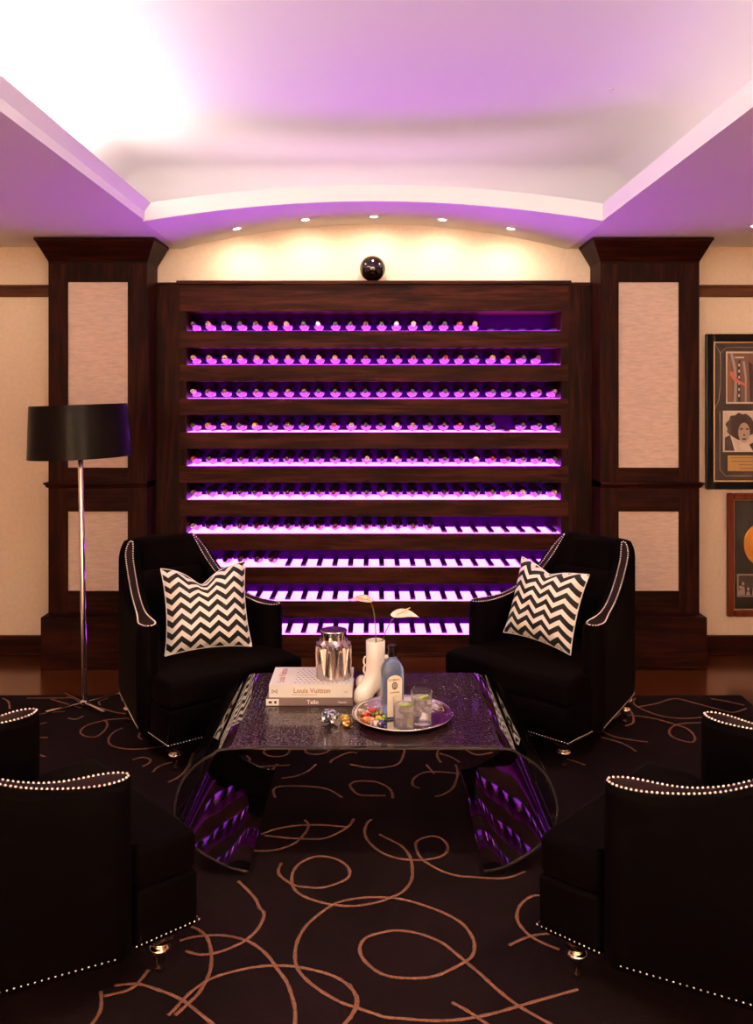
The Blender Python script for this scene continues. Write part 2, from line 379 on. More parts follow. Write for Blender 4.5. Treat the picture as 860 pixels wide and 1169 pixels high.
EYE = 1.6
RZ = 0.008      # top of the rug
ZS = 2.51       # low ceiling
HB = 1.20       # half width of the coffer
WALL = 5.55
def arch(x): return ZS + 0.154 * (1 - (x / HB) ** 2)
def lipy(x): return 4.71 + 0.236 * (1 - (x / HB) ** 2)
LOOPS = [
  [(-0.315,3.048),(-0.316,2.981),(-0.265,2.917),(-0.218,2.9),(-0.158,2.9),(-0.088,2.952),(-0.086,3.018),(-0.127,3.074),(-0.193,3.094),(-0.246,3.055),(-0.269,2.995),(-0.265,2.917),(-0.238,2.862),(-0.183,2.822),(-0.123,2.799),(-0.057,2.794),(0.008,2.813),(0.051,2.838),(0.094,2.876),(0.122,2.938),(0.129,3.004),(0.124,3.09),(0.099,3.162),(0.067,3.2),(0.02,3.248)],
  [(0.546,2.402),(0.424,2.355),(0.35,2.325),(0.279,2.3),(0.209,2.285),(0.142,2.282),(0.075,2.29),(0.028,2.295),(0.007,2.305),(-0.048,2.332),(-0.091,2.354),(-0.156,2.41),(-0.198,2.463),(-0.219,2.514),(-0.225,2.589),(-0.214,2.656),(-0.19,2.715),(-0.137,2.79),(-0.095,2.822),(-0.036,2.839),(0.009,2.842),(0.076,2.835),(0.141,2.805),(0.212,2.758),(0.264,2.703),(0.288,2.637),(0.29,2.586),(0.278,2.544),(0.257,2.52),(0.213,2.485),(0.167,2.457),(0.109,2.448),(0.044,2.455),(0.001,2.485),(-0.033,2.538),(-0.04,2.586),(-0.023,2.63),(0.024,2.656),(0.071,2.666),(0.133,2.65),(0.193,2.611),(0.234,2.556),(0.257,2.52),(0.298,2.457),(0.333,2.397),(0.379,2.335),(0.443,2.273),(0.492,2.224)],
  [(-0.443,2.935),(-0.405,2.882),(-0.372,2.829),(-0.355,2.784),(-0.337,2.755),(-0.338,2.709),(-0.35,2.662),(-0.375,2.616),(-0.404,2.589),(-0.435,2.567),(-0.466,2.554),(-0.499,2.552),(-0.538,2.567)],
  [(-0.546,2.686),(-0.513,2.662),(-0.485,2.622),(-0.463,2.556),(-0.453,2.493),(-0.455,2.444),(-0.466,2.386),(-0.484,2.349),(-0.51,2.301)],
  [(-0.566,2.616),(-0.532,2.633),(-0.488,2.641),(-0.44,2.641),(-0.382,2.622),(-0.337,2.589),(-0.297,2.54),(-0.265,2.483),(-0.237,2.434),(-0.22,2.386),(-0.204,2.323),(-0.199,2.254)],
  [(-0.528,2.301),(-0.515,2.327),(-0.491,2.386),(-0.456,2.434),(-0.417,2.463),(-0.356,2.488),(-0.293,2.501),(-0.227,2.499),(-0.174,2.485),(-0.121,2.463),(-0.082,2.434),(-0.055,2.396),(-0.042,2.354),(-0.053,2.309),(-0.076,2.267)],
  [(-0.699,2.418),(-0.639,2.424),(-0.575,2.399),(-0.501,2.357),(-0.404,2.266)],
  [(-0.715,2.375),(-0.65,2.406),(-0.624,2.482)],
  [(-0.728,2.393),(-0.707,2.322),(-0.713,2.266)],
  [(0.531,2.853),(0.496,2.845),(0.454,2.794),(0.435,2.73),(0.443,2.676),(0.466,2.63),(0.499,2.599),(0.532,2.574)],
  [(0.39,2.593),(0.434,2.624),(0.476,2.643),(0.516,2.65)],
  [(0.205,2.35),(0.24,2.32),(0.264,2.295),(0.294,2.261)],
  [(-0.067,2.424),(-0.045,2.36),(-0.06,2.29)],
  [(0.504,2.995),(0.428,2.954),(0.321,2.962),(0.277,2.969),(0.221,3.004),(0.165,3.076),(0.149,3.144),(0.155,3.2),(0.197,3.232),(0.237,3.224),(0.26,3.168),(0.244,3.106),(0.195,3.076),(0.134,3.069),(0.073,3.084),(0.019,3.129),(-0.02,3.2),(-0.033,3.265),(-0.025,3.333),(-0.009,3.36)],
  [(-0.422,3.132),(-0.372,3.13),(-0.324,3.147),(-0.278,3.189),(-0.247,3.264),(-0.242,3.318),(-0.258,3.357)],
  [(-0.408,3.248),(-0.361,3.287),(-0.303,3.31),(-0.244,3.318),(-0.184,3.318),(-0.093,3.302)],
  [(-0.393,3.241),(-0.317,3.223),(-0.258,3.216),(-0.185,3.216),(-0.136,3.253),(-0.093,3.31),(-0.076,3.365)],
  [(-1.946,4.703),(-1.893,4.65),(-1.842,4.542)],
  [(-1.818,4.703),(-1.754,4.703),(-1.665,4.703),(-1.633,4.703),(-1.575,4.703),(-1.489,4.595)],
  [(-1.685,4.687),(-1.602,4.631),(-1.49,4.559)],
  [(-1.401,4.595),(-1.424,4.65),(-1.396,4.703)],
  [(-1.68,4.455),(-1.626,4.489),(-1.552,4.507)],
  [(-1.501,4.411),(-1.461,4.398),(-1.438,4.438)],
  [(-1.189,4.411),(-1.219,4.411),(-1.302,4.388),(-1.377,4.323),(-1.387,4.245),(-1.359,4.193),(-1.317,4.169),(-1.287,4.184),(-1.276,4.26),(-1.288,4.339),(-1.32,4.388)],
  [(-1.201,4.282),(-1.226,4.229),(-1.227,4.154),(-1.2,4.082),(-1.144,4.04),(-1.074,4.026),(-1.001,4.04),(-0.932,4.076)],
  [(-1.1,4.276),(-1.096,4.184),(-1.071,4.14)],
  [(-1.624,4.323),(-1.589,4.355)],
  [(-1.564,4.163),(-1.513,4.163)],
  [(-1.487,3.971),(-1.444,3.944)],
  [(-1.39,4.559),(-1.298,4.496),(-1.236,4.472)],
  [(-0.932,3.783),(-0.923,3.834),(-0.889,3.874),(-0.848,3.887)],
  [(-0.845,3.683),(-0.814,3.732),(-0.798,3.808),(-0.801,3.984)],
  [(-1.052,3.909),(-1.015,3.936),(-0.976,3.914),(-0.971,3.874),(-0.99,3.84)],
  [(1.599,4.351),(1.51,4.345),(1.446,4.316),(1.401,4.253),(1.386,4.183),(1.414,4.129),(1.459,4.11),(1.491,4.169),(1.494,4.267),(1.451,4.331),(1.386,4.399),(1.32,4.436),(1.239,4.461)],
  [(1.37,4.703),(1.34,4.639),(1.344,4.573),(1.382,4.492),(1.44,4.43),(1.532,4.408),(1.639,4.43)],
  [(1.35,4.573),(1.457,4.622),(1.574,4.697),(1.655,4.629),(1.737,4.54),(1.797,4.492),(1.888,4.55)],
  [(1.124,4.36),(1.197,4.43),(1.277,4.556),(1.288,4.476),(1.258,4.354),(1.208,4.31)],
  [(1.082,4.238),(1.118,4.175),(1.18,4.137),(1.254,4.11)],
  [(1.054,4.169),(1.121,4.11),(1.155,4.05),(1.17,3.999)],
  [(1.762,4.697),(1.827,4.656),(1.896,4.596)],
  [(0.835,3.925),(0.88,3.885),(0.907,3.854)],
  [(-0.489,4.033),(-0.488,3.987),(-0.461,3.953),(-0.416,3.946),(-0.383,3.975),(-0.377,4.033)],
  [(-0.31,4.033),(-0.298,3.987),(-0.256,3.969),(-0.212,3.991),(-0.192,4.044)],
  [(-0.188,3.877),(-0.181,3.909),(-0.139,3.964),(-0.103,3.991),(-0.076,3.982)],
  [(-0.431,3.772),(-0.425,3.834),(-0.416,3.866)],
  [(-0.56,3.953),(-0.542,3.92),(-0.54,3.877)],
  [(-0.513,3.838),(-0.44,3.845),(-0.362,3.855)],
  [(-0.096,3.86),(-0.038,3.83),(-0.102,3.862),(-0.024,3.83),(0.042,3.83),(0.106,3.869),(0.133,3.978),(0.136,4.041)],
  [(-0.384,3.722),(-0.326,3.742),(-0.279,3.793),(-0.249,3.862)],
  [(-0.389,3.544),(-0.404,3.608),(-0.38,3.645),(-0.268,3.645),(-0.184,3.617),(-0.124,3.544)],
  [(0.045,3.562),(-0.003,3.562),(-0.06,3.571),(-0.09,3.626),(-0.095,3.664),(-0.07,3.693),(-0.003,3.693),(-0.051,3.697),(0.004,3.69),(0.05,3.648),(0.071,3.596),(0.075,3.537)],
  [(0.292,4.041),(0.279,3.953),(0.29,3.881)],
  [(0.292,3.978),(0.339,3.941),(0.372,3.881)],
  [(0.399,4.054),(0.45,3.965),(0.527,3.99)],
  [(0.226,3.857),(0.253,3.766)],
  [(0.351,3.857),(0.352,3.766),(0.322,3.637),(0.281,3.576),(0.243,3.552)],
  [(0.361,3.766),(0.278,3.784),(0.212,3.778),(0.167,3.722),(0.159,3.658),(0.185,3.627)],
  [(1.77,3.3),(1.743,3.375),(1.66,3.418),(1.548,3.409),(1.441,3.342),(1.372,3.226),(1.363,3.088),(1.418,2.96),(1.522,2.87),(1.647,2.836),(1.756,2.859),(1.819,2.924),(1.819,3.002),(1.757,3.062),(1.654,3.078),(1.54,3.035),(1.452,2.937),(1.416,2.805),(1.444,2.668),(1.531,2.559),(1.651,2.5),(1.771,2.5)],
  [(1.735,1.852),(1.595,1.92),(1.454,1.899),(1.35,1.802),(1.31,1.662),(1.345,1.529),(1.44,1.445),(1.564,1.443),(1.679,1.528),(1.746,1.682),(1.744,1.865),(1.67,2.028),(1.543,2.13),(1.397,2.147),(1.273,2.079),(1.204,1.952),(1.207,1.81),(1.28,1.7),(1.396,1.661),(1.52,1.71),(1.611,1.839),(1.64,2.015),(1.595,2.193),(1.487,2.325),(1.344,2.379),(1.206,2.345)],
  [(-1.683,3.5),(-1.762,3.393),(-1.792,3.249),(-1.763,3.103),(-1.682,2.988),(-1.572,2.93),(-1.465,2.937),(-1.39,2.998),(-1.369,3.086),(-1.407,3.166),(-1.491,3.206),(-1.595,3.186),(-1.688,3.102),(-1.74,2.97),(-1.736,2.82),(-1.676,2.688),(-1.575,2.604),(-1.463,2.584),(-1.371,2.624),(-1.325,2.704)],
  [(-1.254,1.62),(-1.349,1.731),(-1.484,1.778),(-1.617,1.751),(-1.705,1.663),(-1.718,1.543),(-1.649,1.431),(-1.515,1.364),(-1.352,1.366),(-1.204,1.441),(-1.111,1.57),(-1.098,1.72),(-1.164,1.85),(-1.287,1.927),(-1.427,1.931),(-1.539,1.866),(-1.586,1.755),(-1.551,1.635),(-1.441,1.545),(-1.285,1.516),(-1.125,1.561),(-1.005,1.671),(-0.956,1.816),(-0.99,1.96)],
  [(0.503,1.231),(0.471,1.123),(0.506,1.04),(0.584,1.01),(0.667,1.046),(0.715,1.138),(0.7,1.264),(0.611,1.388),(0.46,1.478),(0.276,1.509),(0.099,1.476),(-0.033,1.391),(-0.096,1.282),(-0.087,1.184),(-0.023,1.13),(0.063,1.137),(0.13,1.207),(0.144,1.323),(0.086,1.452),(-0.041,1.56),(-0.216,1.618),(-0.4,1.612)],
  [(-0.179,0.999),(-0.328,0.989),(-0.437,0.927),(-0.47,0.834),(-0.414,0.742),(-0.284,0.681),(-0.114,0.673),(0.049,0.723),(0.158,0.821),(0.186,0.941),(0.126,1.051),(-0.0,1.123),(-0.153,1.138),(-0.284,1.096),(-0.352,1.013),(-0.334,0.916),(-0.232,0.838),(-0.074,0.806),(0.098,0.832),(0.235,0.912),(0.299,1.027),(0.276,1.145),(0.174,1.236),(0.026,1.276)],
  [(0.882,4.479),(0.795,4.421),(0.763,4.345),(0.788,4.276),(0.859,4.238),(0.947,4.244),(1.022,4.297),(1.055,4.383),(1.03,4.48),(0.949,4.562),(0.831,4.608),(0.703,4.608),(0.598,4.564),(0.541,4.492),(0.542,4.417),(0.596,4.363)],
  [(-0.754,4.332),(-0.784,4.419),(-0.857,4.474),(-0.945,4.484),(-1.017,4.448),(-1.046,4.38),(-1.017,4.304),(-0.933,4.244),(-0.812,4.221),(-0.685,4.245),(-0.583,4.312),(-0.53,4.405),(-0.536,4.499),(-0.593,4.57),(-0.679,4.6),(-0.762,4.582)],
]
# ------------------------------------------------------------------ the room
XW, YR = 3.1, -2.2
struct(obj('floor', bx(-XW, XW, YR, 6.0, -0.05, 0), 'floor'))
struct(obj('wall_left', bx(-XW - 0.1, -XW, YR, 6.0, 0, 2.95), 'wall'))
struct(obj('wall_right', bx(XW, XW + 0.1, YR, 6.0, 0, 2.95), 'wall'))
struct(obj('wall_rear', bx(-XW, XW, YR - 0.1, YR, 0, 2.95), 'wall'))
bm = bmesh.new()
box(bm, -XW, -1.36, WALL, WALL + 0.1, 0, 2.6); box(bm, 1.36, XW, WALL, WALL + 0.1, 0, 2.6)
prism(bm, [(-1.36, 2.285), (1.36, 2.285), (1.36, ZS + 0.01)] + [(HB - 2 * HB * i / 40, arch(HB - 2 * HB * i / 40) + 0.01) for i in range(41)] + [(-1.36, ZS + 0.01)], 5.62, 5.655); box(bm, -1.36, 1.36, 5.86, 5.95, 0, 2.4)
struct(obj('wall_back', bm, 'wall'))

# upper ceiling of the coffer and its enclosing sides
bm = bmesh.new()
CX, CY, CR, CT = 1.75, 5.95, 0.32, 3.05         # the upper ceiling rounds down into the light trough
def ez(e): return CT - CR + math.sqrt(max(0.0, CR * CR - max(0.0, CR - e) ** 2))
es = [CR * (1 - math.cos(PI / 2 * k / 12)) for k in range(13)]
xs = [-CX + e for e in es] + [-CX + CR + (2 * CX - 2 * CR) * k / 10 for k in range(1, 10)] + [CX - e for e in reversed(es)]
ys = [-0.3 + 0.59 * k for k in range(10)] + [CY - e for e in reversed(es)]
vg = [[bm.verts.new((x, y, ez(min(CX - abs(x), CY - y)))) for x in xs] for y in ys]
for r0, r1 in zip(vg[:-1], vg[1:]):
    for k in range(len(xs) - 1): bm.faces.new((r0[k], r0[k + 1], r1[k + 1], r1[k]))
top = [v for v in vg[-1]]
box(bm, -CX - 0.06, -CX - 0.001, -0.3, CY, 2.5401, CT + 0.05); box(bm, CX + 0.001, CX + 0.06, -0.3, CY, 2.5401, CT + 0.05)
box(bm, -CX - 0.06, CX + 0.06, CY + 0.001, CY + 0.06, 2.45, CT + 0.05); box(bm, -CX - 0.06, CX + 0.06, -0.36, -0.3, 2.5401, CT + 0.05)
box(bm, -CX - 0.06, CX + 0.06, -0.36, CY + 0.06, CT + 0.03, CT + 0.08)
struct(obj('ceiling', bm, 'ceil', smooth=30))
bm = bmesh.new()
box(bm, -XW, -HB - 0.012, YR, 6.1, ZS, 2.54); box(bm, HB + 0.012, XW, YR, 6.1, ZS, 2.54); box(bm, -HB - 0.012, HB + 0.012, YR, 0.3, ZS, 2.54)
# shallow vaulted soffit above the wine wall
n = 40
lo, hi = [], []
for i in range(n + 1):
    x = -HB - 0.012 + 2 * (HB + 0.012) * i / n
    lo.append((bm.verts.new((x, lipy(x) + 0.01, arch(x))), bm.verts.new((x, 6.1, arch(x)))))
    hi.append((bm.verts.new((x, lipy(x) + 0.01, arch(x) + 0.03)), bm.verts.new((x, 6.1, arch(x) + 0.03))))
for i in range(n):
    bm.faces.new((lo[i][0], lo[i + 1][0], lo[i + 1][1], lo[i][1])); bm.faces.new((hi[i][0], hi[i + 1][0], hi[i + 1][1], hi[i][1]))
    bm.faces.new((lo[i][0], lo[i + 1][0], hi[i + 1][0], hi[i][0]))
struct(obj('ceiling_soffit', bm, 'ceil', smooth=30))
# lips of the light cove
bm = bmesh.new()
prism(bm, [(HB, ZS - 0.001), (HB + 0.02, ZS - 0.001), (HB + 0.02, ZS + 0.088), (HB, ZS + 0.088)], 0.3, lipy(HB))
struct(obj('trim_1', bm, 'ceil'))
bm = bmesh.new()
prism(bm, [(-HB, ZS - 0.001), (-HB, ZS + 0.042), (-HB + 0.034, ZS + 0.088), (-HB - 0.02, ZS + 0.088), (-HB - 0.02, ZS - 0.001)], 0.3, lipy(HB) - 0.02)
struct(obj('trim_2', bm, 'ceil'))
bm = bmesh.new()
rows = []
for i in range(n + 1):
    x = -HB + 2 * HB * i / n; y = lipy(x)
    rows.append([bm.verts.new(c) for c in ((x, y, arch(x) - 0.001), (x, y, arch(x) + 0.09), (x, y + 0.02, arch(x) + 0.09), (x, y + 0.02, arch(x) - 0.001))])
for a, b in zip(rows[:-1], rows[1:]):
    for k in range(4): bm.faces.new((a[k], a[(k + 1) % 4], b[(k + 1) % 4], b[k]))
bm.faces.new(rows[0]); bm.faces.new(rows[-1])
struct(obj('trim_3', bm, 'ceil', smooth=30))
# led strips lying in the trough behind the lips; the front one is added fill
struct(obj('led_strip', bx(-1.455, -1.443, 0.2, 4.95, 2.745, 2.768), 'cove_white'))
struct(obj('trim_6', bx(-1.47, -1.43, 0.2, 4.95, 2.5402, 2.7445), 'ceil'))
struct(obj('led_strip', bx(1.54, 1.555, 0.2, 4.95, 2.5405, 2.575), 'cove_soft'))
struct(obj('led_strip', bx(-1.3, 1.3, 0.06, 0.08, 2.5405, 2.575), 'cove_fill'))  # unseen strip at the near end, added to brighten the upper ceiling
bm = bmesh.new()
tube(bm, [(x, lipy(x) + 0.42, arch(x) + 0.045) for x in [-1.1 + 2.2 * i / 20 for i in range(21)]], 0.008, 6)
struct(obj('led_strip', bm, 'cove_lilac'))

for sgn, side in ((-1, 'left'), (1, 'right')):
    a, b = sorted((sgn * 1.90, sgn * XW))
    bm = bmesh.new(); box(bm, a, b, WALL - 0.022, WALL, 0, 0.092); box(bm, a, b, WALL - 0.034, WALL, 0.092, 0.112, 0.004)
    box(bm, a, b, WALL - 0.05, WALL, 0, 0.018, 0.004)
    struct(obj('baseboard_' + side, bm, 'wood_h'))
    bm = bmesh.new(); box(bm, a, b, WALL - 0.024, WALL, 2.20, 2.262, 0.003); box(bm, a, b, WALL - 0.036, WALL, 2.255, 2.272, 0.003)
    struct(obj('trim_4' if sgn < 0 else 'trim_5', bm, 'rail_h'))

# ------------------------------------------------------------------ pilasters
PF, CF, LF = 5.30, 5.19, 5.22
def pilaster(sgn, label):
    t = thing('pilaster', label, 'pillar', (sgn * 1.63, PF, 0), 0, 'timber pilasters beside the wine wall')
    D = WALL - PF
    hw = 0.292
    def cx(px): return (px - sgn * 1.63)
    # shaft built as stiles and rails round two recessed panels (local x from -hw to hw)
    bm = bmesh.new()
    pl, pr = (-0.179, 0.176) if sgn < 0 else (-0.184, 0.173)
    for z0, z1 in ((0.30, 2.40),):
        box(bm, -hw, pl, 0, D, z0, z1); box(bm, pr, hw, 0, D, z0, z1)
    obj('stile', bm, 'wood_v', t)
    for z0, z1 in ((0.30, 0.437), (0.907, 1.166), (2.262, 2.40)):
        obj('cross_rail', bx(pl, pr, 0.002, D, z0, z1), 'wood_v' if z0 > 2 else 'wood_h', t)
    for z0, z1 in ((0.437, 0.907), (1.166, 2.262)):
        obj('linen_panel', bx(pl, pr, 0.012, 0.05, z0, z1), 'panel', t)
    # inner return down to the wine rack
    xi = -sgn * hw
    # plinth
    a, b = (-0.31, 0.288) if sgn < 0 else (-0.288, 0.31)
    bm = bmesh.new(); box(bm, a, b, LF - PF, D, 0, 0.302, 0.006)
    obj('plinth', bm, 'wood_h', t)
    # capital: flared crown
    bm = bmesh.new()
    ov = [(0.0, 2.372), (0.002, 2.385), (0.058, 2.487), (0.064, 2.492), (0.064, 2.508)]
    rows = []
    for k, (o, z) in enumerate(ov):
        f = o / 0.064
        yf = -0.11 * f
        xo, xn = hw + 0.045 * f, hw + 0.07 * f
        x0, x1 = (-xo, xn) if sgn < 0 else (-xn, xo)
        rows.append([bm.verts.new(c) for c in ((x0, yf, z), (x1, yf, z), (x1, D, z), (x0, D, z))])
    for p, q in zip(rows[:-1], rows[1:]):
        for k in range(4): bm.faces.new((p[k], p[(k + 1) % 4], q[(k + 1) % 4], q[k]))
    bm.faces.new(rows[0]); bm.faces.new(rows[-1])
    obj('capital', bm, 'wood_h', t)
    # moulding
    bm = bmesh.new()
    prof = [(0.0, 1.045), (0.012, 1.052), (0.018, 1.066), (0.026, 1.070), (0.026, 1.078), (0.0, 1.080)]
    rows = []
    for o, z in prof:
        rows.append([bm.verts.new(c) for c in ((-hw - o * 0.9, -o, z), (hw, -o, z), (hw, D, z), (-hw - o * 0.9, D, z))] if sgn < 0 else
                    [bm.verts.new(c) for c in ((-hw, -o, z), (hw + o * 0.9, -o, z), (hw + o * 0.9, D, z), (-hw, D, z))])
    for p, q in zip(rows[:-1], rows[1:]):
        for k in range(4): bm.faces.new((p[k], p[(k + 1) % 4], q[(k + 1) % 4], q[k]))
    bm.faces.new(rows[0]); bm.faces.new(rows[-1])
    obj('moulding', bm, 'wood_h', t)
pilaster(-1, 'tall dark oak pilaster with cream linen panels, standing behind the black floor lamp')
pilaster(1, 'tall dark oak pilaster with cream linen panels, beside the framed music awards')

# ------------------------------------------------------------------ wine rack
RF, RB = 5.50, 5.82
rack = thing('wine_rack', 'wall-filling dark oak wine rack with ten shelves backlit in violet', 'wine rack', (0, RF, 0))
OX = 1.148
for s in (-1, 1):
    a, b = sorted((s * OX, s * 1.336))
    obj('side_panel', bx(a, b, 0, 0.35, 0, 2.268), 'wood_v', rack)
    a, b = sorted((s * 1.19, s * 1.336))
    obj('side_ledge', bx(a, b, -0.012, 0.115, 2.2681, 2.284, 0.003), 'wood_rail', rack)
obj('top_ledge', bx(-1.207, 1.207, -0.022, 0.115, 2.271, 2.294, 0.003), 'wood_rail', rack)
obj('back_board', bx(-OX, OX, 0.262, 0.35, 0.02, 2.26), 'niche', rack)
bm = bmesh.new(); box(bm, -1.19, 1.19, -0.008, 0.02, 2.108, 2.27, 0.002); box(bm, -OX, OX, 0.0, 0.262, 2.108, 2.26)
obj('top_rail', bm, 'wood_rail', rack)
ROWZ = [1.988 - 0.2069 * k for k in range(10)]
SLOT = [(k - 11.5) * 0.0966 for k in range(24)]
ROWS = [list(range(19)), list(range(23)), list(range(24)), [k for k in range(24) if k != 20], list(range(24)), list(range(24)), list(range(16)), [2, 3, 4, 5], [], []]
CAPMAP = [
    {1: 'tan', 4: 'brown', 5: 'red', 6: 'tan', 11: 'dark red', 14: 'cream', 17: 'red', 18: 'tan', 8: 'silver', 13: 'silver'},
    {**{k: 'tan' for k in range(11)}, 11: 'dark red', 12: 'dark red', 13: 'dark red', 14: 'dark red', 16: 'red', 17: 'brown', 19: 'tan', 20: 'red', 22: 'dark red'},
    {0: 'cream', 1: 'dark red', 2: 'dark red', 4: 'brown', 5: 'brown', 6: 'brown', 7: 'brown', 22: 'dark red', 23: 'brown'},
    {1: 'tan', 2: 'tan', 4: 'gold', 6: 'brown', 9: 'red', 10: 'cream', 13: 'silver', 14: 'tan', 17: 'red'},
    {0: 'red', 11: 'cream', 13: 'cream', 18: 'silver', 19: 'red', 20: 'dark red'},
    {0: 'brown', 12: 'cream', 19: 'brown', 20: 'tan', 21: 'cream', 23: 'tan', 2: 'dark red', 9: 'dark red'},
    {0: 'cream', 4: 'dark red', 8: 'dark red', 9: 'dark red', 10: 'dark red', 11: 'dark red', 14: 'brown', 3: 'brown'},
    {3: 'brown', 4: 'brown', 5: 'brown'}, {}, {}]
for k, z in enumerate(ROWZ):
    bot = z - 0.102 if k < 9 else 0.02
    bm = bmesh.new()
    box(bm, -1.19, 1.19, -0.008, 0.004, bot, z, 0.0015, 1); box(bm, -OX, OX, 0.004, 0.262, bot, z)
    sh = obj('shelf', bm, 'wood_rail', rack)
    obj('light_panel', bx(-OX + 0.004, OX - 0.004, 0.007, 0.2615, z - 0.004, z + 0.0012), 'led', sh)
    full = [i for i in range(24) if i in ROWS[k]]
    bm = bmesh.new()
    for i in full: box(bm, SLOT[i] - 0.008, SLOT[i] + 0.008, 0.13, 0.25, z + 0.0012, z + 0.009, 0.002, 1)
    if full:
        c = obj('bottle_cradle', bm, 'cradle', sh); c['kind'] = 'stuff'
    for i in range(24):
        if i in ROWS[k]: continue
        bm = bmesh.new(); box(bm, -0.0165, 0.0165, 0.026, 0.255, 0.0, 0.014, 0.002, 1)
        obj('bottle_cradle', bm, 'cradle', sh, (SLOT[i], 0, z + 0.0012))
obj('base_plinth', bx(-1.336, 1.336, -0.03, 0.3, 0, 0.02, 0.004), 'wood_rail', rack)

# bottles: neck towards the room
prof = [(0.0, 0.004), (0.026, 0.0), (0.034, 0.002), (0.0375, 0.008), (0.0375, 0.178), (0.036, 0.190), (0.030, 0.203), (0.020, 0.216), (0.0150, 0.228), (0.0140, 0.276), (0.0, 0.276)]
R90 = Matrix.Rotation(PI / 2, 4, 'X') @ Matrix.Scale(0.925, 4)      # +Z -> -Y
bm = bmesh.new(); lathe(bm, prof, 20, 0, R90)
gb = obj('glass_body', bm, 'bottle_glass', None, smooth=50)
gmesh = gb.data; bpy.data.objects.remove(gb)
cmesh = {}
for cname in CAPS:
    bm = bmesh.new(); lathe(bm, [(0.0155, 0.222), (0.0152, 0.262), (0.0165, 0.264), (0.0165, 0.276), (0.0150, 0.283), (0.0128, 0.285), (0.0125, 0.2835), (0.0, 0.2835)], 14, 0, R90)
    o = obj('capsule', bm, 'cap_' + cname, None, smooth=50); cmesh[cname] = o.data; bpy.data.objects.remove(o)
ORD = 'first second third fourth fifth sixth seventh eighth ninth tenth eleventh twelfth thirteenth fourteenth fifteenth sixteenth seventeenth eighteenth nineteenth twentieth twenty-first twenty-second twenty-third twenty-fourth'.split()
for k in range(10):
    for q, i in enumerate(ROWS[k]):
        cn = CAPMAP[k].get(i, 'black')
        if k == 7: lab = 'wine bottle with %s capsule, %s from left in rack row eight, right of armchair' % (cn, ORD[q])
        else: lab = "wine bottle with %s capsule, %s from left, rack's %s row from the top" % (cn, ORD[q], ORD[k])
        rb = thing('wine_bottle', lab, 'bottle', (SLOT[i] + (0 if i in (0, 23) else random.uniform(-0.003, 0.003)), RF + 0.259, ROWZ[k] + 0.009 + 0.0349), 0, 'wine bottles lying in the rack')
        rb.rotation_euler = (0, 0, 0 if i in (0, 23) else random.uniform(-0.02, 0.02))
        link('glass_body', gmesh, rb); link('capsule', cmesh[cn], rb)

# ball on the rack
bm = bmesh.new(); ball(bm, (0, 0, 0.08), 0.08, 48, 32)
tag(obj('glossy_ball', bm, 'ball', None, (-0.008, 5.535, 2.294), smooth='full'), 'glossy black ball sitting on top of the wine rack', 'ball')

# ------------------------------------------------------------------ downlights
def downlight(loc, label, group, nrm=(0, 0, -1), r=0.03, seen=True):
    t = thing('downlight', label, 'downlight', loc, 0, group)
    q = Vector((0, 0, -1)).rotation_difference(Vector(nrm).normalized())
    t.rotation_mode = 'QUATERNION'; t.rotation_quaternion = q
    bm = bmesh.new(); lathe(bm, [(r * 0.72, -0.0005), (r * 0.74, -0.004), (r, -0.004), (r * 1.05, 0.0), (r * 0.72, 0.0)], 24)
    obj('trim_ring', bm, 'white_metal', t, smooth=30)
    bm = bmesh.new(); lathe(bm, [(0, -0.002), (r * 0.72, -0.002), (r * 0.72, 0.001), (0, 0.001)], 24)
    obj('lens', bm, 'lens', t)
    return t
def spot(loc, target, power, color, angle, blend=0.6, size=0.03):
    l = bpy.data.lights.new('spot_lamp', 'SPOT'); l.energy = power; l.color = color
    l.spot_size = math.radians(angle); l.spot_blend = blend; l.shadow_soft_size = size
    o = bpy.data.objects.new('spot_lamp', l); COL.objects.link(o); o.location = loc
    d = Vector(target) - Vector(loc); o.rotation_euler = d.to_track_quat('-Z', 'Y').to_euler()
    return o
WARM = (1.0, 0.72, 0.42)
for i in range(5):
    x = (i - 2) * 0.41; z = arch(x)
    slope = -2 * 0.154 * x / HB ** 2
    downlight((x, 5.37, z - 0.0005), 'small bright downlight in the vaulted soffit, %s from left' % ORD[i], 'downlights above the wine rack', (slope, 0, -1))
    spot((x, 5.37, z - 0.02), (x, 5.56, 1.9), SP_ARCH, (1.0, 0.82, 0.60), 165, 1.0, 0.02)
for sgn, nm in ((-1, 'left'), (1, 'right')):
    lab = {1: 'ceiling downlight above the framed music awards', -1: 'ceiling downlight above the wall by the floor lamp'}[sgn]
    downlight((sgn * 2.065, 4.84, ZS - 0.0005), lab, 'downlights in the low ceiling', r=0.04)
for sgn in (-1, 1):
    downlight((sgn * 2.45, 4.6, ZS - 0.0005), 'ceiling downlight near the back wall, %s' % ('past the framed music awards' if sgn > 0 else 'past the floor lamp'), 'downlights in the low ceiling', r=0.04)
    spot((sgn * 2.45, 4.6, ZS - 0.03), (sgn * 2.40, 5.5, 1.45), SP_WALL, (1.0, 0.80, 0.58), 100, 0.7)
    spot((sgn * 1.75, 3.5, ZS - 0.03), (sgn * 1.65, 5.3, 1.35), SP_SIDE_FILL, WARM, 90, 0.8)  # unseen lamp and fixture added to brighten the pilaster front
    downlight((sgn * 1.75, 3.5, ZS - 0.0005), 'added fill downlight over the %s front of the pilaster' % nm, 'downlights in the low ceiling', r=0.04)
    downlight((sgn * 1.6, 2.2, ZS - 0.0005), 'ceiling downlight over the %s front armchair' % nm, 'downlights in the low ceiling', r=0.04)
    spot((sgn * 1.6, 2.2, ZS - 0.03), (sgn * 0.2, 3.3, 0.4), SP_TABLE, (1.0, 0.74, 0.5), 75, 0.8)
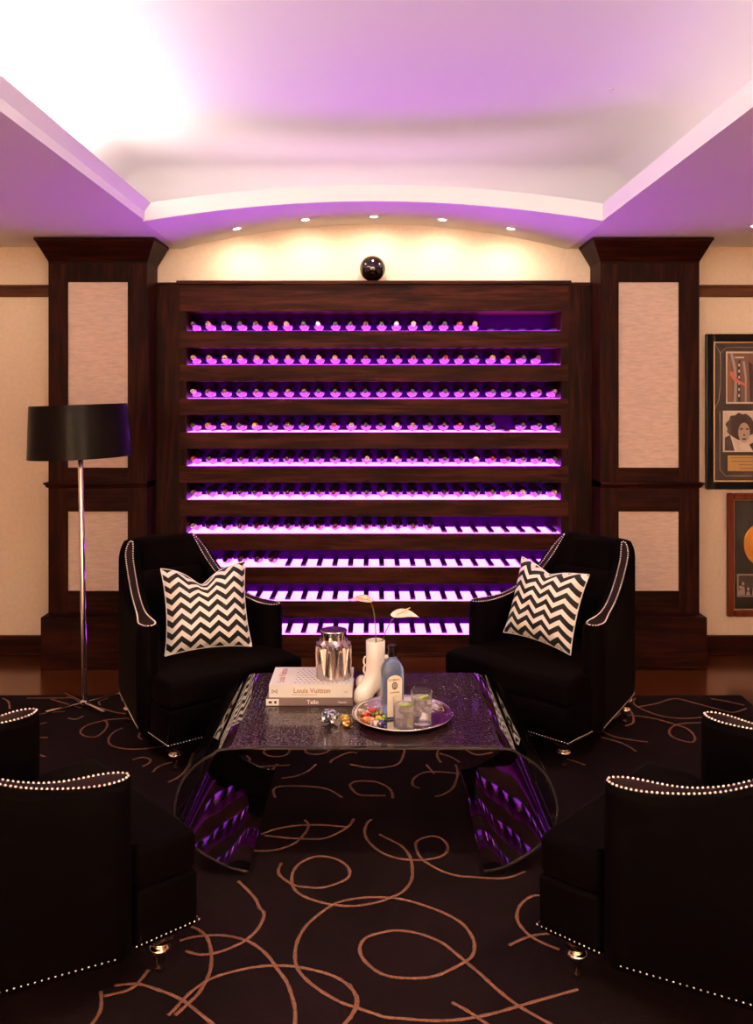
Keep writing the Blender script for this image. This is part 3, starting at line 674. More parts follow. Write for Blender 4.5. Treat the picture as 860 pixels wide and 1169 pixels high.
for sgn, nm in ((-1, 'left'), (1, 'right')):       # added lamps behind the camera; the rear wall bounces them as ambient fill
    downlight((sgn * 1.9, -1.45, ZS - 0.0005), 'added fill downlight by the rear wall, on the %s' % nm, 'downlights in the low ceiling', r=0.04)
    spot((sgn * 1.9, -1.45, ZS - 0.03), (sgn * 1.5, -2.2, 1.1), SP_REAR_FILL, (0.96, 0.83, 0.64), 120, 0.8)
bm = bmesh.new(); lathe(bm, [(0, -0.004), (0.012, -0.004), (0.014, 0), (0, 0)], 16)
tag(obj('ceiling_sensor', bm, 'white_metal', None, (1.13, 4.27, 3.0495)), 'tiny round sensor disc on the upper ceiling', 'sensor')
# ------------------------------------------------------------------ rug
bm = bmesh.new(); box(bm, -2.02, 1.945, 0.4, 4.752, 0.0005, RZ, 0.003, 1)
for lp in LOOPS:
    pts = catmull([(x, y, RZ) for x, y in lp], 6)
    w = [0.0052 * (1 + 0.22 * math.sin(i * 1.7) * math.sin(i * 0.61)) for i in range(len(pts))]
    tube(bm, pts, w, 6, 1, 0.35)
tag(obj('rug', bm, ['rug', 'loop'], smooth=30), 'charcoal rug with looping tan scribble lines under the seating group', 'rug')

# ------------------------------------------------------------------ armchairs
TH = 0.10
A0, A1, RF_ = Vector((-0.315, -0.23)), Vector((-0.200, 0.235)), 0.115
def chair_path():
    """centre line of the arm/back shell: (point, outward direction, distance from the arm front)"""
    half = []; N = 30
    tdir = (A1 - A0).normalized(); nrm = Vector((-tdir.y, tdir.x)); L = (A1 - A0).length
    for i in range(N + 1): half.append((A0 + (A1 - A0) * (i / N), nrm, L * i / N))
    c = A1 - nrm * RF_
    a0 = math.atan2(nrm.y, nrm.x) % (2 * PI); a1 = PI / 2
    for i in range(1, 11):
        a = a0 + (a1 - a0) * i / 10; d = Vector((math.cos(a), math.sin(a)))
        half.append((c + d * RF_, d, L + RF_ * (a0 - a1) * i / 10))
    p, d, s0 = half[-1]
    for i in range(1, 5): half.append((Vector((p.x * (1 - i / 4), p.y)), d, s0 + abs(p.x) * i / 4))
    return half + [(Vector((-q.x, q.y)), Vector((-e.x, e.y)), sv) for q, e, sv in reversed(half[:-1])]
def top_h(s): return 0.592 + 0.283 * min(1.0, max(0.0, s) / 0.55) ** 2.6
RC = RZ + 0.002
CHB = 0.13
def make_chair(label):
    t = thing('armchair', label, 'armchair', (0, 0, 0), 0, 'black velvet armchairs round the coffee table')
    path = chair_path()
    # the arm fronts round off: extra stations with shrinking thickness at both ends
    tdir = (A1 - A0).normalized(); nrm = Vector((-tdir.y, tdir.x))
    nose = []
    for k in range(6):
        a = (k / 6) * PI / 2
        nose.append((A0 - tdir * (0.05 * math.cos(a)), nrm, 0.0, max(0.008, TH / 2 * math.sin(a)) if k else 0.006))
    st = nose + [(p, d, sv, TH / 2) for p, d, sv in path] + [(Vector((-p.x, p.y)), Vector((-d.x, d.y)), sv, h2) for p, d, sv, h2 in reversed(nose)]
    bm = bmesh.new(); rings = []
    for p, d, sv, h2 in st:
        h = top_h(sv)
        c = min(0.022, h2 * 0.8)
        prof = [(h2 - 0.012 * (h2 > 0.02), CHB), (h2, CHB + 0.05), (h2, h - c), (h2 - c * 0.3, h - c * 0.3), (h2 - c, h), (-h2 + c, h), (-h2 + c * 0.3, h - c * 0.3), (-h2, h - c), (-h2, CHB + 0.05), (-h2 + 0.012 * (h2 > 0.02), CHB)]
        rings.append([bm.verts.new((p.x + d.x * o, p.y + d.y * o, z)) for o, z in prof])
    for a, b in zip(rings[:-1], rings[1:]):
        m = len(a)
        for k in range(m): bm.faces.new((a[k], a[(k + 1) % m], b[(k + 1) % m], b[k]))
    bm.faces.new(rings[0]); bm.faces.new(rings[-1])
    obj('arm_and_back_shell', bm, 'velvet', t, smooth=60)
    # T-shaped seat
    T = [(-0.335, -0.475), (0.335, -0.475), (0.335, -0.292), (0.262, -0.292), (0.170, 0.26), (-0.170, 0.26), (-0.262, -0.292), (-0.335, -0.292)]
    bm = bmesh.new(); prismz(bm, T, CHB - 0.005, 0.28, 0.012); obj('seat_base', bm, 'velvet', t, smooth=40)
    bm = bmesh.new(); prismz(bm, [(x * 0.997, y) for x, y in T], 0.280, 0.392, 0.024, 4)
    for v in bm.verts:
        if v.co.z > 0.36:
            u = max(0, 1 - (v.co.x / 0.34) ** 2) * max(0, 1 - ((v.co.y + 0.1) / 0.36) ** 2); v.co.z += 0.014 * u
    obj('seat_cushion', bm, 'velvet', t, smooth=40)
    bm = bmesh.new(); box(bm, -0.185, 0.185, -0.06, 0.06, -0.17, 0.17, 0.05, 5)
    obj('back_cushion', bm, 'velvet', t, (0, 0.205, 0.560), (-0.10, 0, 0), smooth=50)
    # leather inlay along the arm tops, edged in nailheads
    for s in (-1, 1):
        sts = []
        for i in range(44):
            sv = -0.042 + (0.545 + 0.042) * i / 43
            hw = 0.017 + 0.021 / (1 + math.exp((sv - 0.09) * 30))
            if i < 6: hw *= math.sqrt(max(0.0, 1 - ((6 - i) / 6.2) ** 2))
            if i > 40: hw *= math.sqrt(max(0.0, 1 - ((i - 40) / 3.3) ** 2))
            # walk along the arm's centre line
            if sv <= path[0][2]: p, d = A0 + tdir * sv, nrm
            else:
                k = max(j for j in range(len(path) // 2) if path[j][2] <= sv)
                f = (sv - path[k][2]) / max(1e-6, path[k + 1][2] - path[k][2]); p = path[k][0].lerp(path[k + 1][0], f); d = path[k][1].lerp(path[k + 1][1], f).normalized()
            sts.append((Vector((-s * p.x, p.y)), Vector((-s * d.x, d.y)), hw, top_h(sv)))
        bm = bmesh.new(); rr = []
        def pt(q, o, z): return Vector((q[0].x + q[1].x * o, q[0].y + q[1].y * o, z))
        for q in sts:
            hw, h = q[2], q[3]
            rr.append([bm.verts.new(pt(q, o, h + e)) for o, e in ((-hw, -0.002), (-hw, 0.0015), (0, 0.003), (hw, 0.0015), (hw, -0.002))])
        for a, b in zip(rr[:-1], rr[1:]):
            for k in range(5): bm.faces.new((a[k], a[(k + 1) % 5], b[(k + 1) % 5], b[k]))
        bm.faces.new(rr[0]); bm.faces.new(rr[-1])
        inl = obj('arm_inlay', bm, 'trim_leather', t, smooth=50); inl['label'] = 'brown leather inlay along the arm top'
        loop = [pt(q, -q[2], q[3] + 0.001) for q in sts] + [pt(q, q[2], q[3] + 0.001) for q in reversed(sts)]
        loop.append(loop[0])
        bm = bmesh.new(); acc = 0.0; nxt = 0.0
        for a, b in zip(loop[:-1], loop[1:]):
            L = (b - a).length
            while nxt < acc + L:
                c = a.lerp(b, (nxt - acc) / max(L, 1e-9)); ball(bm, c, 0.0047, 8, 5); nxt += 0.0126
            acc += L
        nt = obj('nailhead_trim', bm, 'nail', inl, smooth='full'); nt['label'] = 'silver nailhead studs round the inlay'
    # nailheads round the bottom edge
    bm = bmesh.new()
    def studs(a, b):
        a, b = Vector(a), Vector(b); n = int((b - a).length / 0.0135)
        for i in range(n + 1): ball(bm, a.lerp(b, i / max(n, 1)), 0.0036, 6, 4)
    zt = CHB + 0.012
    studs((-0.335, -0.477, zt), (0.335, -0.477, zt))
    for s in (-1, 1):
        studs((s * 0.337, -0.475, zt), (s * 0.337, -0.29, zt))
    o = obj('seat_nailhead_trim', bm, 'nail', t, smooth='full'); o['label'] = 'silver nailhead studs along the seat edge'
    bm = bmesh.new(); prev = None
    for p, d, sv in path:
        q = (p.x + d.x * 0.043, p.y + d.y * 0.043, zt + 0.004)
        if prev is not None and (Vector(q) - Vector(prev)).length < 0.012: continue
        ball(bm, q, 0.0036, 6, 4); prev = q
    o = obj('shell_nailhead_trim', bm, 'nail', t, smooth='full'); o['label'] = 'silver nailhead studs along the bottom of the shell'
    lp = [(0.0, 0.0), (0.010, 0.0), (0.013, 0.006), (0.013, 0.014), (0.011, 0.02), (0.015, 0.045), (0.019, 0.052), (0.026, 0.055), (0.030, 0.062), (0.028, 0.070), (0.020, 0.075), (0.026, 0.080), (0.037, 0.092), (0.041, 0.106), (0.038, 0.122), (0.034, 0.128), (0.0, 0.128)]
    for x, y in ((-0.265, -0.395), (0.265, -0.395), (-0.19, 0.26), (0.19, 0.26)):
        bm = bmesh.new(); lathe(bm, lp, 28)
        l = obj('leg', bm, 'leg_silver', t, (x, y, 0), smooth=50); l['label'] = 'turned silver leg'
    return t
ch = make_chair('black velvet armchair beside the floor lamp, chevron cushion on its seat')
ch.location = (-0.878, 4.276, RC); ch.rotation_euler = (0, 0, math.radians(38.3))
dup(ch, (0.896, 4.294, RC), math.radians(-44.4), 'black velvet armchair in front of the pilaster beside the framed awards, holding tilted chevron cushion')
dup(ch, (-1.062, 2.415, RC), math.radians(131.2), 'black velvet armchair turned away in the near left corner, no cushion')
dup(ch, (1.025, 2.385, RC), math.radians(-131.8), 'black velvet armchair turned away in the near right corner, no cushion')

# ------------------------------------------------------------------ cushions
def cushion(label, loc, yaw, tilt, roll, chop, S):
    t = thing('throw_cushion', label, 'cushion', loc, 0, 'chevron cushions on the far armchairs')
    t.rotation_mode = 'QUATERNION'
    R = Matrix.Rotation(yaw, 3, 'Z') @ Matrix.Rotation(tilt, 3, 'X') @ Matrix.Rotation(roll, 3, 'Y')
    t.rotation_quaternion = R.to_quaternion()
    n = 30
    for side, mat, nm in ((-1, 'chevron', 'front_cover'), (1, 'beige_satin', 'back_cover')):
        bm = bmesh.new(); uvl = bm.loops.layers.uv.new('UVMap'); g = {}
        for i in range(n + 1):
            for j in range(n + 1):
                u = -1 + 2 * i / n; v = -1 + 2 * j / n
                x = S * u * (1 - 0.09 * (1 - v * v)); z = S * v * (1 - 0.09 * (1 - u * u))
                th = 0.078 * (max(0, 1 - u ** 4) ** 0.7) * (max(0, 1 - v ** 4) ** 0.7)
                cz = chop * math.exp(-(abs(u + 0.08) / 0.36) ** 1.5) * max(0, v) ** 2
                z -= cz
                th *= 1 - 3.0 * chop * math.exp(-((u + 0.08) / 0.25) ** 2) * max(0, v)
                y = side * (th + 0.0012) + 0.004 * math.sin(9 * u + 5 * v) * (1 - u * u) * (1 - v * v)
                g[i, j] = (bm.verts.new((x, y, z)), (S * u, S * v + cz * 0.3))
        for i in range(n):
            for j in range(n):
                ks = [(i, j), (i + 1, j), (i + 1, j + 1), (i, j + 1)]
                if side > 0: ks.reverse()
                f = bm.faces.new([g[k][0] for k in ks])
                for l, k in zip(f.loops, ks): l[uvl].uv = g[k][1]
        # closing rim
        obj(nm, bm, mat, t, smooth='full', fix=False)
    # piping round the seam
    pts = []
    m = 40
    for e in range(4):
        for i in range(m):
            q = -1 + 2 * i / m
            u, v = ((q, -1), (1, q), (-q, 1), (-1, -q))[e]
            x = S * u * (1 - 0.09 * (1 - v * v)); z = S * v * (1 - 0.09 * (1 - u * u)) - chop * math.exp(-(abs(u + 0.08) / 0.36) ** 1.5) * max(0, v) ** 2
            pts.append((x, 0, z))
    pts.append(pts[0])
    bm = bmesh.new(); tube(bm, pts, 0.0032, 6, 0, 1.0, False)
    obj('seam_piping', bm, 'chevron', t, smooth='full')
    return t
cushion('plump black and white chevron cushion with dented top, on the armchair by the lamp', (-0.775, 4.15, 0.615), math.radians(16), math.radians(-18), math.radians(-2), 0.075, 0.196)
cushion('black and white chevron cushion leaning sideways, beige back showing at its edge', (0.797, 4.17, 0.625), math.radians(-42), math.radians(-16), math.radians(6), 0.03, 0.183)

# ------------------------------------------------------------------ coffee table
TX, TY0, TY1, TT = -0.026, 2.96, 3.75, 0.436
tab = thing('coffee_table', 'low black lacquer coffee table with curled-under sides and crocodile-textured top', 'coffee table', (TX, TY0, RZ))
TH_ = TT - RZ
half = catmull([(0.0, TH_, 0), (0.25, TH_, 0), (0.46, TH_ - 0.001, 0), (0.511, TH_ - 0.022, 0), (0.549, TH_ - 0.044, 0), (0.587, TH_ - 0.078, 0), (0.613, TH_ - 0.118, 0), (0.630, TH_ - 0.165, 0), (0.634, TH_ - 0.225, 0), (0.614, TH_ - 0.290, 0), (0.540, TH_ - 0.352, 0), (0.455, TH_ - 0.398, 0), (0.389, 0.014, 0)], 8)
half = [Vector((p.x, p.y)) for p in half]
full = [Vector((-p.x, p.y)) for p in reversed(half)][:-1] + half
bm = bmesh.new(); rings = []
D = TY1 - TY0
for i, p in enumerate(full):
    tg = (full[min(i + 1, len(full) - 1)] - full[max(i - 1, 0)]).normalized()
    nn = Vector((tg.y, -tg.x)) * 0.008        # inwards (path runs left to right over the top)
    q = p + nn
    rings.append([bm.verts.new((p.x, 0, p.y)), bm.verts.new((q.x, 0, q.y)), bm.verts.new((q.x, D, q.y)), bm.verts.new((p.x, D, p.y))])
for a, b in zip(rings[:-1], rings[1:]):
    for k in range(4):
        f = bm.faces.new((a[k], a[(k + 1) % 4], b[(k + 1) % 4], b[k]))
        f.material_index = 1 if k in (0, 2) else 0
for r in (rings[0], rings[-1]): bm.faces.new(r).material_index = 1
obj('curved_body', bm, ['lacquer', 'lacquer_edge'], tab, smooth=40)
bm = bmesh.new(); box(bm, -0.445, 0.445, 0.006, D - 0.006, TH_ - 0.0002, TH_ + 0.0022, 0.001, 1)
o = obj('top_inlay', bm, 'croc', tab); o['label'] = 'crocodile-embossed top surface'
TP = TT + 0.0023

# ------------------------------------------------------------------ floor lamp
lamp = thing('floor_lamp', 'chrome floor lamp with black drum shade standing on the rug', 'floor lamp', (-1.478, 4.59, RZ))
for k, a in enumerate((45, -45)):
    bm = bmesh.new(); box(bm, -0.205, 0.205, -0.011, 0.011, 0.014 + 0.0005 * k, 0.022 + 0.0005 * k, 0.002, 2)
    for s in (-1, 1): lathe(bm, [(0, 0), (0.009, 0), (0.009, 0.014), (0, 0.014)], 12, 0, Matrix.Translation((s * 0.185, 0, 0)))
    obj('base_bar', bm, 'chrome', lamp, (0, 0, 0), (0, 0, math.radians(a)), smooth=30)
up = bpy.data.objects.new('x', None); bpy.data.objects.remove(up)
bm = bmesh.new(); lathe(bm, [(0, 0.0), (0.022, 0.0), (0.022, 0.012), (0.0135, 0.016), (0.0135, 1.36), (0.010, 1.37), (0.010, 1.43), (0, 1.43)], 24)
obj('pole', bm, 'chrome', lamp, (0, 0, 0.014), (0, -0.018, 0), smooth=40)
bm = bmesh.new(); lathe(bm, [(0.2575, 0), (0.240, 0.268), (0.238, 0.268), (0.2555, 0), (0.2575, 0)], 64)
sh = obj('lamp_shade', bm, 'shade', lamp, (-0.024, 0, 1.270), (0, -0.036, 0), smooth=40)
bm = bmesh.new(); lathe(bm, [(0.0, 0.262), (0.2385, 0.262), (0.2385, 0.258), (0, 0.258)], 48)
for k in range(3):
    a = k * 2 * PI / 3; tube(bm, [(0.012 * math.cos(a), 0.012 * math.sin(a), 0.14), (0.246 * math.cos(a), 0.246 * math.sin(a), 0.14)], 0.003, 6)
obj('shade_carrier', bm, 'shade', sh)

# ------------------------------------------------------------------ framed awards on the right
def ngon(bm, pts, y, mat, th=0.002):
    """flat outline in (x, z) with a little thickness, front face at y"""
    prism(bm, pts, y, y + th, mat)
def frame_bars(bm, w, h, t, y0, y1, bev=0.006):
    box(bm, -w / 2, -w / 2 + t, y0, y1, -h / 2, h / 2, bev); box(bm, w / 2 - t, w / 2, y0, y1, -h / 2, h / 2, bev)
    box(bm, -w / 2 + t, w / 2 - t, y0, y1, h / 2 - t, h / 2, bev); box(bm, -w / 2 + t, w / 2 - t, y0, y1, -h / 2, -h / 2 + t, bev)
ART = {k: P('art_' + k, c, 0.6) for k, c in {'brown': (0.20, 0.085, 0.05), 'tan': (0.45, 0.28, 0.18), 'grey': (0.42, 0.34, 0.31), 'dark': (0.03, 0.015, 0.012), 'coral': (0.75, 0.16, 0.12), 'cream': (0.72, 0.58, 0.45), 'orange': (0.30, 0.12, 0.035), 'white': (0.80, 0.68, 0.56), 'skin': (0.50, 0.36, 0.27), 'hair': (0.05, 0.022, 0.016), 'plaque': (0.55, 0.32, 0.09), 'plaque_ink': (0.28, 0.13, 0.03)}.items()}
def circ(cx, cz, rx, rz, n=28, a0=0, a1=2 * PI): return [(cx + rx * math.cos(a0 + (a1 - a0) * i / n), cz + rz * math.sin(a0 + (a1 - a0) * i / n)) for i in range(n)]

# upper, black frame: x from 2.045, z 1.012 .. 1.975 at the wall
W1, H1, X1, Z1 = 0.80, 0.958, 2.045 + 0.40, 1.492
fr = thing('framed_award', 'large black framed music award with portrait photo and gold plaque, above the mahogany frame', 'framed picture', (X1, WALL, Z1), 0, 'framed music awards')
bm = bmesh.new(); frame_bars(bm, W1, H1, 0.048, -0.030, -0.001); obj('frame', bm, 'black_frame', fr)
bm = bmesh.new(); frame_bars(bm, W1 - 0.094, H1 - 0.094, 0.008, -0.024, -0.006, 0.002); obj('gold_fillet', bm, 'gold_trim', fr)
obj('mat_board', bx(-W1 / 2 + 0.03, W1 / 2 - 0.03, -0.008, -0.0015, -H1 / 2 + 0.03, H1 / 2 - 0.03), 'mat_dark', fr)
# bevel line with clipped corners
L0 = -W1 / 2
def mx(px): return (px - 807.5) / 186.4 + L0          # photo column measured on the wall, in metres from the frame's side
def mz(py): return 1.6 - (py - 450) / 186.4 - Z1
bm = bmesh.new()
tube(bm, [(mx(818), -0.0085, mz(390)), (mx(825), -0.0085, mz(403)), (mx(825.5), -0.0085, mz(440)), (mx(823), -0.0085, mz(458)), (mx(816), -0.0085, mz(472))], 0.002, 5)
tube(bm, [(mx(824.5), -0.0085, mz(470)), (mx(824.5), -0.0085, mz(537)), (mx(831), -0.0085, mz(544)), (W1 / 2 - 0.09, -0.0085, mz(544))], 0.0016, 5)
tube(bm, [(mx(825), -0.0085, mz(403)), (mx(832), -0.0085, mz(396)), (W1 / 2 - 0.09, -0.0085, mz(396))], 0.0012, 5)
obj('mat_bevel_line', bm, ART['grey'], fr)
# album sleeve artwork (abstract, flat)
sx0, sx1, sz0, sz1 = mx(831.5), mx(869), mz(461), mz(401)
bm = bmesh.new()
box(bm, sx0, sx1, -0.011, -0.008, sz0, sz1, 0, 1, 0)
y = -0.0125
def PX(l): return [(mx(a), mz(b)) for a, b in l]
ngon(bm, PX([(833, 403), (869, 403), (869, 459), (833, 459)]), y, 1)
ngon(bm, PX([(836, 403), (839, 403), (843, 420), (844, 440), (843, 459), (840, 459), (841, 438), (840, 422)]), y - 0.001, 2)
ngon(bm, PX([(845, 412), (848, 410), (847, 420), (848, 440), (848, 459), (845, 459), (844, 438)]), y - 0.001, 3)
for q in range(6): ngon(bm, PX([(845.5, 415 + q * 7), (847, 415 + q * 7), (847, 418 + q * 7), (845.5, 418 + q * 7)]), y - 0.002, 4)
ngon(bm, PX([(850, 412), (853, 412), (855, 430), (855, 459), (853, 459), (853, 432)]), y - 0.001, 2)
ngon(bm, PX([(857, 412), (862, 416), (862, 459), (859, 459)]), y - 0.001, 3)
ngon(bm, PX([(836, 424), (839, 424), (842, 430), (846, 434), (855, 439), (854, 441), (845, 437), (840, 434), (836, 428)]), y - 0.0025, 5)
ngon(bm, PX([(841.5, 407), (852, 407), (852, 408.6), (841.5, 408.6)]), y - 0.001, 4)
ngon(bm, PX([(834, 410), (836, 410), (838, 440), (838, 458), (834, 458)]), y - 0.001, 6)
obj('album_sleeve', bm, [ART['cream'], ART['brown'], ART['grey'], ART['dark'], ART['white'], ART['coral'], ART['orange']], fr)
# portrait photograph (a generic person with curly hair)
bm = bmesh.new()
box(bm, mx(828), mx(868), -0.011, -0.008, mz(516.5), mz(469), 0, 1, 0)
ngon(bm, PX([(829.5, 470.5), (867, 470.5), (867, 515), (829.5, 515)]), y, 1)
hair = [(mx(848) + (0.088 + 0.006 * math.sin(9 * a)) * math.cos(a), mz(487) + (0.080 + 0.005 * math.cos(11 * a)) * math.sin(a)) for a in [2 * PI * i / 60 for i in range(60)]]
ngon(bm, hair, y - 0.001, 3)
ngon(bm, PX([(830, 500), (836, 497), (841, 503), (843, 515), (830, 515)]), y - 0.001, 3)
ngon(bm, PX([(836, 497), (838, 498), (843, 508), (844, 515), (841, 515)]), y - 0.002, 0)
ngon(bm, circ(mx(852), mz(494), 0.036, 0.060), y - 0.002, 2)
ngon(bm, circ(mx(848.8), mz(490), 0.011, 0.005), y - 0.003, 3); ngon(bm, circ(mx(855.5), mz(490), 0.011, 0.005), y - 0.003, 3)
ngon(bm, circ(mx(852), mz(497), 0.007, 0.005), y - 0.003, 3); ngon(bm, circ(mx(852), mz(501.5), 0.014, 0.005), y - 0.003, 3)
ngon(bm, PX([(846, 509), (851, 506), (857, 508), (862, 515), (848, 515)]), y - 0.003, 0)
ngon(bm, PX([(858, 508), (867, 503), (867, 515), (862, 515)]), y - 0.002, 3)
obj('portrait_photo', bm, [ART['white'], ART['cream'], ART['skin'], ART['hair']], fr)
bm = bmesh.new(); box(bm, mx(833.5), mx(872), -0.011, -0.008, mz(538.5), mz(520.5), 0, 1, 0)
for q, (a, b) in enumerate(((836, 866), (838, 870), (846, 862), (847, 864))):
    z = mz(523 + q * 4.0); box(bm, mx(a), mx(b), -0.0118, -0.011, z - 0.004, z + 0.002, 0, 1, 1)
obj('gold_plaque', bm, [ART['plaque'], ART['plaque_ink']], fr)
bm = bmesh.new(); lathe(bm, [(0, 0.0), (0.145, 0.0), (0.147, 0.002), (0.145, 0.004), (0.052, 0.004), (0.05, 0.0045), (0.0, 0.0045)], 64, 0, Matrix.Translation((0.19, -0.0085, 0.25)) @ Matrix.Rotation(PI / 2, 4, 'X'))
obj('gold_record', bm, 'gold', fr, smooth=30)
obj('glass_pane', bx(-W1 / 2 + 0.042, W1 / 2 - 0.042, -0.022, -0.020, -H1 / 2 + 0.042, H1 / 2 - 0.042), 'pane', fr)

# lower, mahogany frame
W2, H2, X2, Z2 = 0.52, 0.762, 2.176 + 0.26, 0.610
fr = thing('framed_award', 'mahogany framed gold record award with small photo, below the black frame', 'framed picture', (X2, WALL, Z2), 0, 'framed music awards')
bm = bmesh.new(); frame_bars(bm, W2, H2, 0.042, -0.034, -0.001, 0.010); obj('frame', bm, 'mahogany', fr)
obj('mat_board', bx(-W2 / 2 + 0.03, W2 / 2 - 0.03, -0.008, -0.0015, -H2 / 2 + 0.03, H2 / 2 - 0.03), 'mat_green', fr)
bm = bmesh.new(); frame_bars(bm, W2 - 0.08, H2 - 0.08, 0.006, -0.022, -0.006, 0.002); obj('gold_fillet', bm, 'gold_trim', fr)
bm = bmesh.new(); lathe(bm, [(0, 0.0), (0.143, 0.0), (0.1455, 0.002), (0.143, 0.004), (0.052, 0.004), (0.05, 0.0045), (0.0, 0.0045)], 64, 0, Matrix.Translation((-0.010, -0.0085, 1.6 - (623 - 450) / 186.4 - Z2)) @ Matrix.Rotation(PI / 2, 4, 'X'))
obj('gold_record', bm, 'gold', fr, smooth=30)
def nx(px): return (px - 832) / 186.4 - W2 / 2
def nz(py): return 1.6 - (py - 450) / 186.4 - Z2
bm = bmesh.new(); box(bm, nx(844.5), nx(880), -0.0105, -0.008, nz(683), nz(657), 0, 1, 0)
prism(bm, [(nx(846), nz(681.5)), (nx(878), nz(681.5)), (nx(878), nz(658.5)), (nx(846), nz(658.5))], -0.0115, -0.0105, 1)
for cx, cz in ((848, 672), (851, 668), (857, 674), (864, 669)):
    prism(bm, circ(nx(cx), nz(cz), 0.008, 0.011, 14), -0.0122, -0.0115, 2)
    prism(bm, [(nx(cx - 2.5), nz(681)), (nx(cx + 2.5), nz(681)), (nx(cx + 1.6), nz(cz + 3)), (nx(cx - 1.6), nz(cz + 3))], -0.0122, -0.0115, 3)
obj('group_photo', bm, [ART['tan'], ART['dark'], ART['skin'], ART['grey']], fr)
obj('glass_pane', bx(-W2 / 2 + 0.036, W2 / 2 - 0.036, -0.022, -0.020, -H2 / 2 + 0.036, H2 / 2 - 0.036), 'pane', fr)
# ------------------------------------------------------------------ things on the table
# books
def book(name, label, x0, x1, y0, y1, z0, z1, cover, group):
    t = thing(name, label, 'book', ((x0 + x1) / 2, (y0 + y1) / 2, z0), 0, group)
    w, d, h = (x1 - x0) / 2, (y1 - y0) / 2, z1 - z0
    bm = bmesh.new(); c = 0.0028
    box(bm, -w, w, -d, d, 0, c, 0.0008, 1); box(bm, -w, w, -d, d, h - c, h, 0.0008, 1); box(bm, -w, w, -d, -d + c, 0.0, h, 0.0012, 2)
    obj('cover', bm, cover, t)
    obj('pages', bx(-w + 0.004, w - 0.004, -d + c, d - 0.005, c, h - c), 'pages', t)
    return t, w, d, h
G = 'books stacked on the coffee table'
b1, w, d, h = book('book', 'thinner grey book at the bottom of the stack on the coffee table', -0.402, -0.078, 3.345, 3.590, TP, TP + 0.028, 'book_grey', G)
o = obj('spine_patch', bx(-w, -w + 0.048, -d - 0.0006, -d + 0.001, 0.002, h - 0.002), 'paper_white', b1)
bm = bmesh.new(); box(bm, -w + 0.010, -w + 0.022, -d - 0.001, -d, 0.010, 0.018); box(bm, -w + 0.031, -w + 0.039, -d - 0.001, -d, 0.009, 0.019)
obj('spine_mark', bm, 'ink_black', b1)
text('spine_lettering', 'Tello', 0.021, 'ink_white', b1, (0.012, -d - 0.0004, h / 2), (PI / 2, 0, 0))
text('publisher_lettering', 'Taschen', 0.010, 'ink_white', b1, (w - 0.040, -d - 0.0004, h / 2), (PI / 2, 0, 0))
b2, w, d, h = book('book', 'thick white fashion book with gold spine lettering, on top of the grey book', -0.392, -0.080, 3.352, 3.575, TP + 0.0282, TP + 0.0282 + 0.047, 'paper_white', G)
text('spine_lettering', 'Louis Vuitton', 0.0255, 'ink_gold', b2, (0.005, -d - 0.0004, 0.026), (PI / 2, 0, 0), sx=1.0)
bm = bmesh.new(); box(bm, -0.070, 0.025, -d - 0.0006, -d, 0.0105, 0.0122)
obj('spine_subtitle', bm, 'ink_rose', b2)
bm = bmesh.new()
for a, b in (((-w + 0.012, 0.018), (-w + 0.030, 0.030)), ((-w + 0.012, 0.030), (-w + 0.030, 0.018)), ((-w + 0.012, 0.016), (-w + 0.012, 0.032)), ((-w + 0.030, 0.016), (-w + 0.030, 0.032))):
    tube(bm, [(a[0], -d - 0.0002, a[1]), (b[0], -d - 0.0002, b[1])], 0.0012, 5)
tube(bm, [(w - 0.030, -d - 0.0002, 0.024), (w - 0.024, -d - 0.0002, 0.019), (w - 0.018, -d - 0.0002, 0.025)], 0.0010, 5)
obj('spine_emblem', bm, 'ink_mauve', b2)
text('cover_lettering', 'Louis Vuitton', 0.040, 'ink_rose', b2, (-w + 0.040, 0.005, h + 0.0002), (0, 0, PI / 2), sx=0.78)
bm = bmesh.new()
for r in range(9):
    for c in range(12):
        x = -0.060 + c * 0.0175 + (0.008 if r % 2 else 0); yv = -d + 0.028 + r * 0.0205
        if x > w - 0.012: continue
        k = (r + c) % 3
        rr = 0.0036 if k else 0.0052
        lathe(bm, [(0, h + 0.0004), (rr, h + 0.0004), (rr, h - 0.0002), (0, h - 0.0002)], 6 if k else 4, 0, Matrix.Translation((x, yv, 0)))
obj('cover_pattern', bm, 'ink_mauve', b2)
ZB = TP + 0.0282 + 0.047 + 0.0006

# pleated metal canister
can = thing('canister', 'pewter canister with zigzag pleated sides standing on the white book', 'canister', (-0.155, 3.455, ZB))
R0 = 0.0675; NP = 10; NA = 240
bm = bmesh.new(); rings = []
lev = [0.0, 0.002] + [0.002 + 0.116 * k / 24 for k in range(1, 25)]
for z in lev:
    tt = min(1.0, max(0.0, (z - 0.004) / 0.114)); ring = []
    for i in range(NA):
        a = 2 * PI * i / NA + 0.12; ph = (i / NA * NP) % 1.0 - 0.5
        w_ = 0.47 * tt; r = R0
        if abs(ph) < w_: r = R0 * (1 - 0.04 * min(1, tt * 4)) - 0.012 * tt * (1 - abs(ph) / max(w_, 1e-6))
        ring.append(bm.verts.new((r * math.cos(a), r * math.sin(a), z)))
    rings.append(ring)
def zig(z0, z1, r0, amp, sh):
    ring = []
    for i in range(NA):
        a = 2 * PI * i / NA + 0.12; ph = abs(((i / NA * NP + sh) % 1.0) - 0.5) * 2
        ring.append(bm.verts.new(((r0 + amp * ph) * math.cos(a), (r0 + amp * ph) * math.sin(a), z0 + (z1 - z0) * ph)))
    return ring
